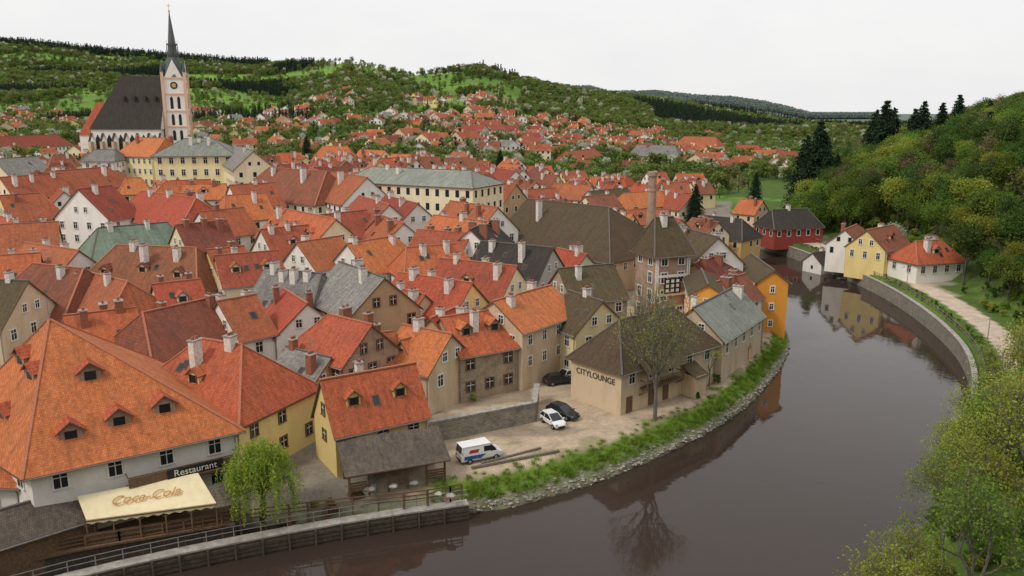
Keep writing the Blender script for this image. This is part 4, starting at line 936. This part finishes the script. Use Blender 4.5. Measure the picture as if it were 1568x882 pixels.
for i in range(6):
    q=sA.lerp(sB,i/5)+n_*.3; sh.beam(v3(q,2.2),v3(q,4.9),.22,.22,0)
for i in range(7):
    q=sA.lerp(sB,i/6); sh.beam(v3(q,4.85),v3(q+n_*4,6.7),.14,.14,0)
a,b_,c_,e_=sA-d*.5-n_*.4,sB+d*.5-n_*.4,sB+d*.5+n_*4.2,sA-d*.5+n_*4.2
def sp(p,o): return v3(p,4.95+(p-sA).dot(n_)*.44+o)
top=[sp(x,.12) for x in(a,b_,c_,e_)]; sh.face(top,1,[(0,0),(L,0),(L,5),(0,5)]); sh.face([p-Vector((0,0,.14)) for p in top[::-1]],0)
for i in range(4): sh.face([top[i],top[(i+1)%4],top[(i+1)%4]-Vector((0,0,.14)),top[i]-Vector((0,0,.14))],0)
for t0,t1 in((.0,.18),(.4,.6),(.8,1)): 
    for j in range(4): sh.beam(v3(sA.lerp(sB,t0)+n_*.35,2.9+j*.27),v3(sA.lerp(sB,t1)+n_*.35,2.9+j*.27),.04,.2,0)
sh.obj('wooden_shed',['wood','shingle'])
def logpile(name,c,d,L,rows):
    b_=MB(); n_=Vector((-d.y,d.x))
    for r_ in range(rows):
        for i in range(int(L/.22)-r_):
            q=c+d*((i+r_*.5)*.22-L/2); z=gz(c.x,c.y)+.12+r_*.19; b_.cyl(v3(q-n_*.5,z),v3(q+n_*.5*U(.9,1.1),z),.1,.1,6,0)
    b_.obj(name,['wood' if random.random()<.5 else 'wood_bright'])
for u,v,L,r_ in ((508,755,1.8,7),(655,752,2.5,2),(612,762,1.5,2),(545,745,1.6,4)): logpile('firewood_pile',P(u,v,2.7),d,L,r_)
def bench_table(p,an):
    b_=MB(); ex=Vector((math.cos(an),math.sin(an),0));ey=Vector((-ex.y,ex.x,0)); z=gz(p.x,p.y); c=v3(p,z)
    b_.box(c+Vector((0,0,.74)),ex*.8,ey*.38,(0,0,.03))
    for s_ in(-1,1):
        b_.box(c+ey*.75*s_+Vector((0,0,.44)),ex*.8,ey*.14,(0,0,.03))
        for t in(-1,1): b_.beam(c+ex*.6*t+ey*.25*s_+Vector((0,0,.72)),c+ex*.6*t+ey*.6*s_,.07,.07); 
        b_.beam(c+ex*.6*s_-ey*.75+Vector((0,0,.4)),c+ex*.6*s_+ey*.75+Vector((0,0,.4)),.06,.06)
    b_.obj('picnic_table',['wood'])
for u,v in ((580,770),(640,765),(690,745),(465,770),(440,765)): bench_table(P(u,v,2.7),.5)
for u,v,s in ((566,748,1.2),(634,740,.9),(671,757,.7),(602,745,.8),(690,760,.8),(665,676,.7)):
    p=P(u,v,2.8); o=link(bpy.data.objects.new('boulder',rocks[0])); o.location=(p.x,p.y,2.9); o.scale=(s,s,s*1.1)
fe=MB(); fl=smooth_line([P(130,846,2.4),P(330,812,2.4),P(480,790,2.4),P(560,782,2.4),P(640,775,2.4),P(712,762,2.4)],1)
for a,b_ in zip(fl,fl[1:]):
    n_=max(1,int((b_-a).length/1.6))
    nn=Vector((-(b_-a).y,(b_-a).x)).normalized()*.5; a=a+nn*2;b_=b_+nn*2
    for i in range(n_+1): q=a.lerp(b_,i/n_); fe.beam(v3(q,.5),v3(q,3.4),.14,.14,0)
    for z in (2.6,3.0,3.4): fe.beam(v3(a,z),v3(b_,z),.06,.12,0)
fe.obj('wooden_yard_fence',['wood'])
dk=MB(); dl=[P(-120,882,2.3),P(0,866,2.3),P(130,838,2.3),P(330,804,2.3),P(360,800,2.3)]
for a,b_ in zip(dl,dl[1:]):
    nn=Vector((-(b_-a).y,(b_-a).x)).normalized(); m_=(a+b_)/2
    dk.box(v3(m_+nn*2.5,2.35),v3((b_-a)/2,0),v3(nn*3.0,0),(0,0,.1),0); dk.box(v3(m_,1.1),v3((b_-a)/2,0),v3(nn*.25,0),(0,0,1.2),1)
    for j in range(max(1,int((b_-a).length/1.5))): q=a.lerp(b_,j/max(1,int((b_-a).length/1.5))); dk.beam(v3(q,2.4),v3(q,3.5),.1,.1,0)
    for z in(2.75,3.1,3.45): dk.beam(v3(a,z),v3(b_,z),.05,.13,0)
dk.obj('restaurant_terrace_deck',['wood','wood_wet'])
aw=empty('restaurant_awning',v3(P(220,760,5),5)); m_=MB()
b0=P(118,760,6.3);b1=P(303,724,6.3);f0=P(132,796,4.9);f1=P(331,770,4.9); N_=12
for i in range(N_):
    t0,t1=i/N_,(i+1)/N_
    q=[v3(b0.lerp(b1,t0),6.3),v3(b0.lerp(b1,t1),6.3),v3(f0.lerp(f1,t1),4.9),v3(f0.lerp(f1,t0),4.9)]
    m_.face([q[3],q[2],q[1],q[0]],0); m_.face([p-Vector((0,0,.04)) for p in q],0)
    a=q[3];c_=q[2]; md_=(a+c_)/2; m_.face([a,a-Vector((0,0,.35)),md_-Vector((0,0,.5)),c_-Vector((0,0,.35)),c_],0)
for i in range(6):
    q=f0.lerp(f1,i/5)+ (b0-f0).normalized()*.1; m_.beam(v3(q,2.3),v3(q,4.8),.12,.12,1)
    for s_ in (-1,1): m_.beam(v3(q,4.1),v3(q+(f1-f0).normalized()*.7*s_,4.75),.07,.07,1)
m_.beam(v3(f0,4.75),v3(f1,4.75),.1,.12,1)
m_.obj('canopy',['awning','wood'],aw,aw.location)
def text(body,p,xd,yd,size,mat,parent,name='lettering',off=.03):
    cu=bpy.data.curves.new(name,'FONT'); cu.body=body; cu.size=size; cu.align_x='CENTER'; cu.align_y='CENTER'; cu.extrude=.01; cu.materials.append(MATS[mat])
    o=bpy.data.objects.new(name,cu); link(o,parent); xd=Vector(xd).normalized(); yd=Vector(yd).normalized(); zd=xd.cross(yd).normalized(); yd=zd.cross(xd)
    M_=Matrix((xd,yd,zd)).transposed().to_4x4(); M_.translation=Vector(p)+zd*off-(parent.location if parent else Vector()); o.matrix_local=M_; return o
mf=v3(f0.lerp(f1,.5),4.9); mb_=v3(b0.lerp(b1,.5),6.3); xd=v3((f1-f0)+(b1-b0),0)
o=text('Coca-Cola',mf.lerp(mb_,.5),xd,mb_-mf,1.35,'wood_bright',aw,off=.2); o.data.shear=.35
bal=empty('restaurant_balcony',v3(FLc.lerp(FRc,.6),6)); m_=MB(); n2=Vector((dd_.y,-dd_.x)); p0=FLc.lerp(FRc,.42)+n2*1.3;p1=FLc.lerp(FRc,.97)+n2*1.3
m_.box(v3((p0+p1)/2-n2*.65,5.9),v3((p1-p0)/2,0),v3(n2*.65,0),(0,0,.1),0)
m_.box(v3((p0+p1)/2,6.65),v3((p1-p0)/2,0),v3(n2*.05,0),(0,0,.42),0); m_.beam(v3(p0,7.2),v3(p1,7.2),.1,.1,0)
s0=p0.lerp(p1,.34);s1=p0.lerp(p1,.86); m_.box(v3((s0+s1)/2+n2*.1,6.7),v3((s1-s0)/2,0),v3(n2*.04,0),(0,0,.45),1)
for e in (p0,p1): m_.beam(v3(e,6),v3(e-n2*1.3,6),.08,.1,0); m_.beam(v3(e,7.2),v3(e-n2*1.3,7.2),.08,.1,0)
l0=P(318,745,5.6);l1=P(370,736,5.6);l2=P(383,768,4.6);l3=P(330,778,4.6)
m_.face([v3(l3,4.6),v3(l2,4.6),v3(l1,5.6),v3(l0,5.6)],2,[(0,0),(4,0),(4,2),(0,2)])
m_.obj('balcony',['wood','dark','shingle'],bal,bal.location)
text('Restaurant',v3((s0+s1)/2+n2*.15,6.7),v3(dd_,0),(0,0,1),.9,'white_paint',bal)
FH('shingled_terrace_pavilion',(-70,858),(147,790),4.6,'shingle','wood',w=3.2,rise=1.6,zg=2.3,chim=0,win=dict(sp=30),attic=False)
FH('low_tiled_outbuilding',(-60,740),(30,742),7.2,O,'wall_white',w=3,rise=2.5,zg=2.5,chim=0)
L0=P(952,568,8.6);R0=P(1096,524,8.6); d=(R0-L0).normalized(); n_=Vector((-d.y,d.x)); o2=-n_
m_=MB()
q0=L0.lerp(R0,.18)+o2*1.3;q1=L0.lerp(R0,.56)+o2*1.3
m_.box(v3((q0+q1)/2-o2*.65,5.6),v3((q1-q0)/2,0),v3(o2*.65,0),(0,0,.1),0)
for i in range(18): q=q0.lerp(q1,i/17); m_.beam(v3(q,5.7),v3(q,6.6),.1,.05,0)
for zz in (6.65,5.75): m_.beam(v3(q0,zz),v3(q1,zz),.12,.1,0)
for e in (q0,q1): m_.beam(v3(e,6.6),v3(e-o2*1.3,6.6),.1,.1,0); m_.beam(v3(e,5.5),v3(e-o2*1.3,4.6),.12,.12,0)
for i in range(4): q=q0.lerp(q1,i/3); m_.beam(v3(q,5.7),v3(q,8.0),.12,.12,0)
m_.face([v3(q0+o2*.4-d*.4,7.75),v3(q1+o2*.4+d*.4,7.75),v3(q1-o2*1.6+d*.4,9.5),v3(q0-o2*1.6-d*.4,9.5)],1,[(0,0),(8,0),(8,3),(0,3)])
e0=L0.lerp(R0,.62)+o2*1.2; m_.box(v3(e0+d*1.2,4.2),v3(d*1.1,0),v3(o2*1.2,0),(0,0,1.5),2); 
m_.face([v3(e0-d*.3+o2*1.5,5.5),v3(e0+d*2.7+o2*1.5,5.5),v3(e0+d*2.7-o2*1.2,7.),v3(e0-d*.3-o2*1.2,7.)],1,[(0,0),(3,0),(3,3),(0,3)])
for t,hh in ((.08,1.05),(.3,1.05),(.45,1.05),(.85,1.05)):
    q=L0.lerp(R0,t)+o2*.04; m_.box(v3(q,2.8+hh),v3(d*.55,0),v3(o2*.05,0),(0,0,hh),0)
m_.obj('balcony',['wood',Br,'wall_beige'],cl,cl.location)
Lb=L0+n_*8.8; cen=(L0+Lb)/2
text('CITYLOUNGE',v3(cen,6.8),v3(L0-Lb,0),(0,0,1),1.1,'dark',cl,off=.08)
# ---------------------------------------------------------------- vehicles
def car(name,px,head,kind='hatch',paint='paint_white'):
    p=P(*px,2.75); z=gz(p.x,p.y)+.02; root=empty(name,(p.x,p.y,z)); root.rotation_euler=(0,0,head)
    b_=MB()
    if kind=='van': L,Wd,secs,gh=5.0,.95,[(-2.5,.35,1.15,.9),(-2.45,.3,1.2,.95),(1.5,.3,1.15,.95),(2.2,.3,1.0,.92),(2.5,.38,.75,.8)],[(-2.48,1.15,1.15,.93,.93),(-2.35,1.15,1.98,.95,.84),(.9,1.15,2.02,.95,.84),(1.75,1.12,1.15,.93,.9)]
    elif kind=='hatch': L,Wd,secs,gh=4.0,.85,[(-2.0,.35,.85,.75),(-1.9,.28,.95,.83),(.95,.28,.92,.85),(1.75,.28,.78,.8),(2.0,.35,.6,.68)],[(-1.95,.93,.94,.78,.78),(-1.5,.93,1.42,.8,.64),(-.1,.93,1.47,.82,.65),(1.05,.9,.92,.8,.78)]
    else: L,Wd,secs,gh=4.6,.9,[(-2.3,.38,.85,.78),(-2.2,.3,.97,.86),(1.1,.3,.92,.88),(2.05,.3,.8,.82),(2.3,.38,.6,.7)],[(-2.1,.94,.96,.8,.8),(-1.55,.94,1.42,.82,.66),(-.1,.94,1.48,.84,.67),(1.1,.9,.92,.82,.8)]
    def sec(x,zb,zt,hw): return [Vector((x,a*hw,zz)) for a,zz in((-.85,zb),(-1,zb+.18),(-1,zt-.12),(-.9,zt),(.9,zt),(1,zt-.12),(1,zb+.18),(.85,zb))]
    S=[sec(*s_) for s_ in secs]
    for A_,B_ in zip(S,S[1:]):
        for i in range(8): j=(i+1)%8; b_.face([A_[i],A_[j],B_[j],B_[i]],0)
    b_.face(S[0],0); b_.face(S[-1][::-1],0)
    G=[[Vector((x,-hb,z0)),Vector((x,-hr,z1)),Vector((x,hr,z1)),Vector((x,hb,z0))] for x,z0,z1,hb,hr in gh]
    for k_,(A_,B_) in enumerate(zip(G,G[1:])):
        for i in range(3): b_.face([A_[i],B_[i],B_[i+1],A_[i+1]],0 if (i==1 and k_==1) or (kind=='van' and k_==1 and i!=1) else 1)
    b_.face(G[0],1); 
    up=Vector((0,0,.02))
    b_.box((G[1][1]+G[2][2])/2+up,((G[2][1].x-G[1][1].x)/2+.05,0,0),(0,G[1][2].y,0),(0,0,.025),0)
    for k_ in range(3):
        for i in (1,2): b_.beam(G[k_][i],G[k_+1][i],.07,.07,0)
    xm=(G[1][1].x+G[2][1].x)/2
    for sd in(-1,1):
        for xx in ((xm,) if kind!='van' else ()): b_.beam((xx,sd*gh[1][3],gh[1][1]),(xx,sd*gh[1][4],gh[1][2]),.08,.05,0)
        if kind=='van':
            b_.face([Vector((x_,sd*(.955-(z_-1.15)*.13),z_)) for x_,z_ in((.1,1.22),(1.2,1.22),(.85,1.8),(.1,1.8))],1)
            b_.face([Vector((x_,sd*.962,z_)) for x_,z_ in((-2.2,.55),(-.3,.55),(.4,.98),(-2.2,.98))],4)
            b_.face([Vector((x_,sd*(.965-(z_-1.15)*.13),z_)) for x_,z_ in((-1.7,1.25),(-.6,1.25),(-.4,1.6),(-1.5,1.6))],5)
        for xx in(-L*.31,L*.31):
            b_.cyl((xx,sd*(Wd-.2),.32),(xx,sd*(Wd+.02),.32),.33,.33,14,2); b_.cyl((xx,sd*(Wd+.0),.32),(xx,sd*(Wd+.035),.32),.19,.17,10,3)
        b_.box((L/2-.12,sd*.62,.66),(.08,0,0),(0,.14,0),(0,0,.07),3); b_.box((-L/2+.03,sd*.66,.78),(.05,0,0),(0,.09,0),(0,0,.12),6)
        b_.box((gh[3][0]-.15,sd*(Wd+.1),gh[3][1]+.1),(.06,0,0),(0,.09,0),(0,0,.07),0)
    b_.box((L/2-.02,0,.42),(.03,0,0),(0,.5,0),(0,0,.09),1); b_.box((-L/2-.0,0,.42),(.04,0,0),(0,.6,0),(0,0,.08),2)
    b_.obj('body',[paint,'glass','rubber','metal_grey','dull_blue','red_paint','lamp_red'],root)
car('parked_van',(735,702),math.radians(25),'van')
car('parked_car',(847,650),math.radians(-62),'hatch')
car('parked_car',(862,637),math.radians(-48),'sedan','paint_black')
car('parked_car',(857,587),math.radians(20),'sedan','paint_black')
car('parked_car',(877,578),math.radians(35),'hatch')
car('parked_car',(889,568),math.radians(35),'hatch','paint_black')
car('parked_car',(1278,407),math.radians(150),'hatch'); car('parked_car',(1296,411),math.radians(150),'hatch','paint_black')
bm_=MB(); a=P(722,716,2.9);b_=P(856,690,2.9); bm_.beam(v3(a,2.9),v3(b_,2.9),.3,.25,0); bm_.beam(v3(a,2.85)+Vector((1,1.2,0)),v3(b_,2.85)+Vector((-2,.9,0)),.2,.2,0); bm_.obj('timber_beam',['wood_grey'])
for u,v in ((1388,440),(1255,392),(1512,520)):
    p=P(u,v,3.1); m_=MB(); m_.cyl(v3(p,3),v3(p,7.5),.08,.05,8,0); m_.beam(v3(p,7.4),v3(p+Vector((-.9,0)),7.6),.06,.06,0); m_.box(v3(p+Vector((-1.0,0)),7.55),(.25,0,0),(0,.1,0),(0,0,.06),0); m_.obj('street_lamp',['metal_grey'])
# ---------------------------------------------------------------- camera, world, light
cam=bpy.data.cameras.new('camera'); co=link(bpy.data.objects.new('camera',cam)); co.location=(0,0,CZ); co.rotation_euler=(math.pi/2-PIT,0,0)
cam.sensor_width=36; cam.lens=F/1568*36; cam.clip_end=20000; cam.clip_start=.5; scene.camera=co
W=bpy.data.worlds.new('World'); scene.world=W; W.use_nodes=True; nt=W.node_tree; nt.nodes.clear()
out=nt.nodes.new('ShaderNodeOutputWorld'); bg=nt.nodes.new('ShaderNodeBackground'); sky=nt.nodes.new('ShaderNodeTexSky'); sky.sky_type='NISHITA'; sky.sun_disc=False
sky.sun_elevation=math.radians(48); sky.sun_rotation=math.radians(215); sky.dust_density=4; sky.air_density=1
bg.inputs['Strength'].default_value=.12
tc=coords(nt,'Generated',(1,1,2.6)); cn=noise(nt,tc,1.7,6,.55)
r1=ramp(nt,cn,[(.3,(.87,.87,.885)),(.62,(1.,.99,.98))]); sc_=nt.nodes.new('ShaderNodeVectorMath'); sc_.operation='SCALE'; nt.links.new(r1,sc_.inputs[0]); sc_.inputs['Scale'].default_value=8.2
mx=mix(nt,.92,sky.outputs[0],sc_.outputs[0]); nt.links.new(mx,bg.inputs['Color']); nt.links.new(bg.outputs[0],out.inputs[0])
sl=bpy.data.lights.new('sun','SUN'); sl.energy=1.5; sl.angle=math.radians(10); sl.color=(1,.93,.82); so=link(bpy.data.objects.new('sun',sl))
el=math.radians(48); az=math.radians(235); dirv=Vector((math.sin(az)*math.cos(el),math.cos(az)*math.cos(el),math.sin(el))); so.rotation_euler=dirv.to_track_quat('Z','Y').to_euler(); so.location=(0,-20,120)
sky.sun_rotation=az
scene.view_settings.view_transform='Standard'; scene.view_settings.look='None'; scene.view_settings.exposure=0
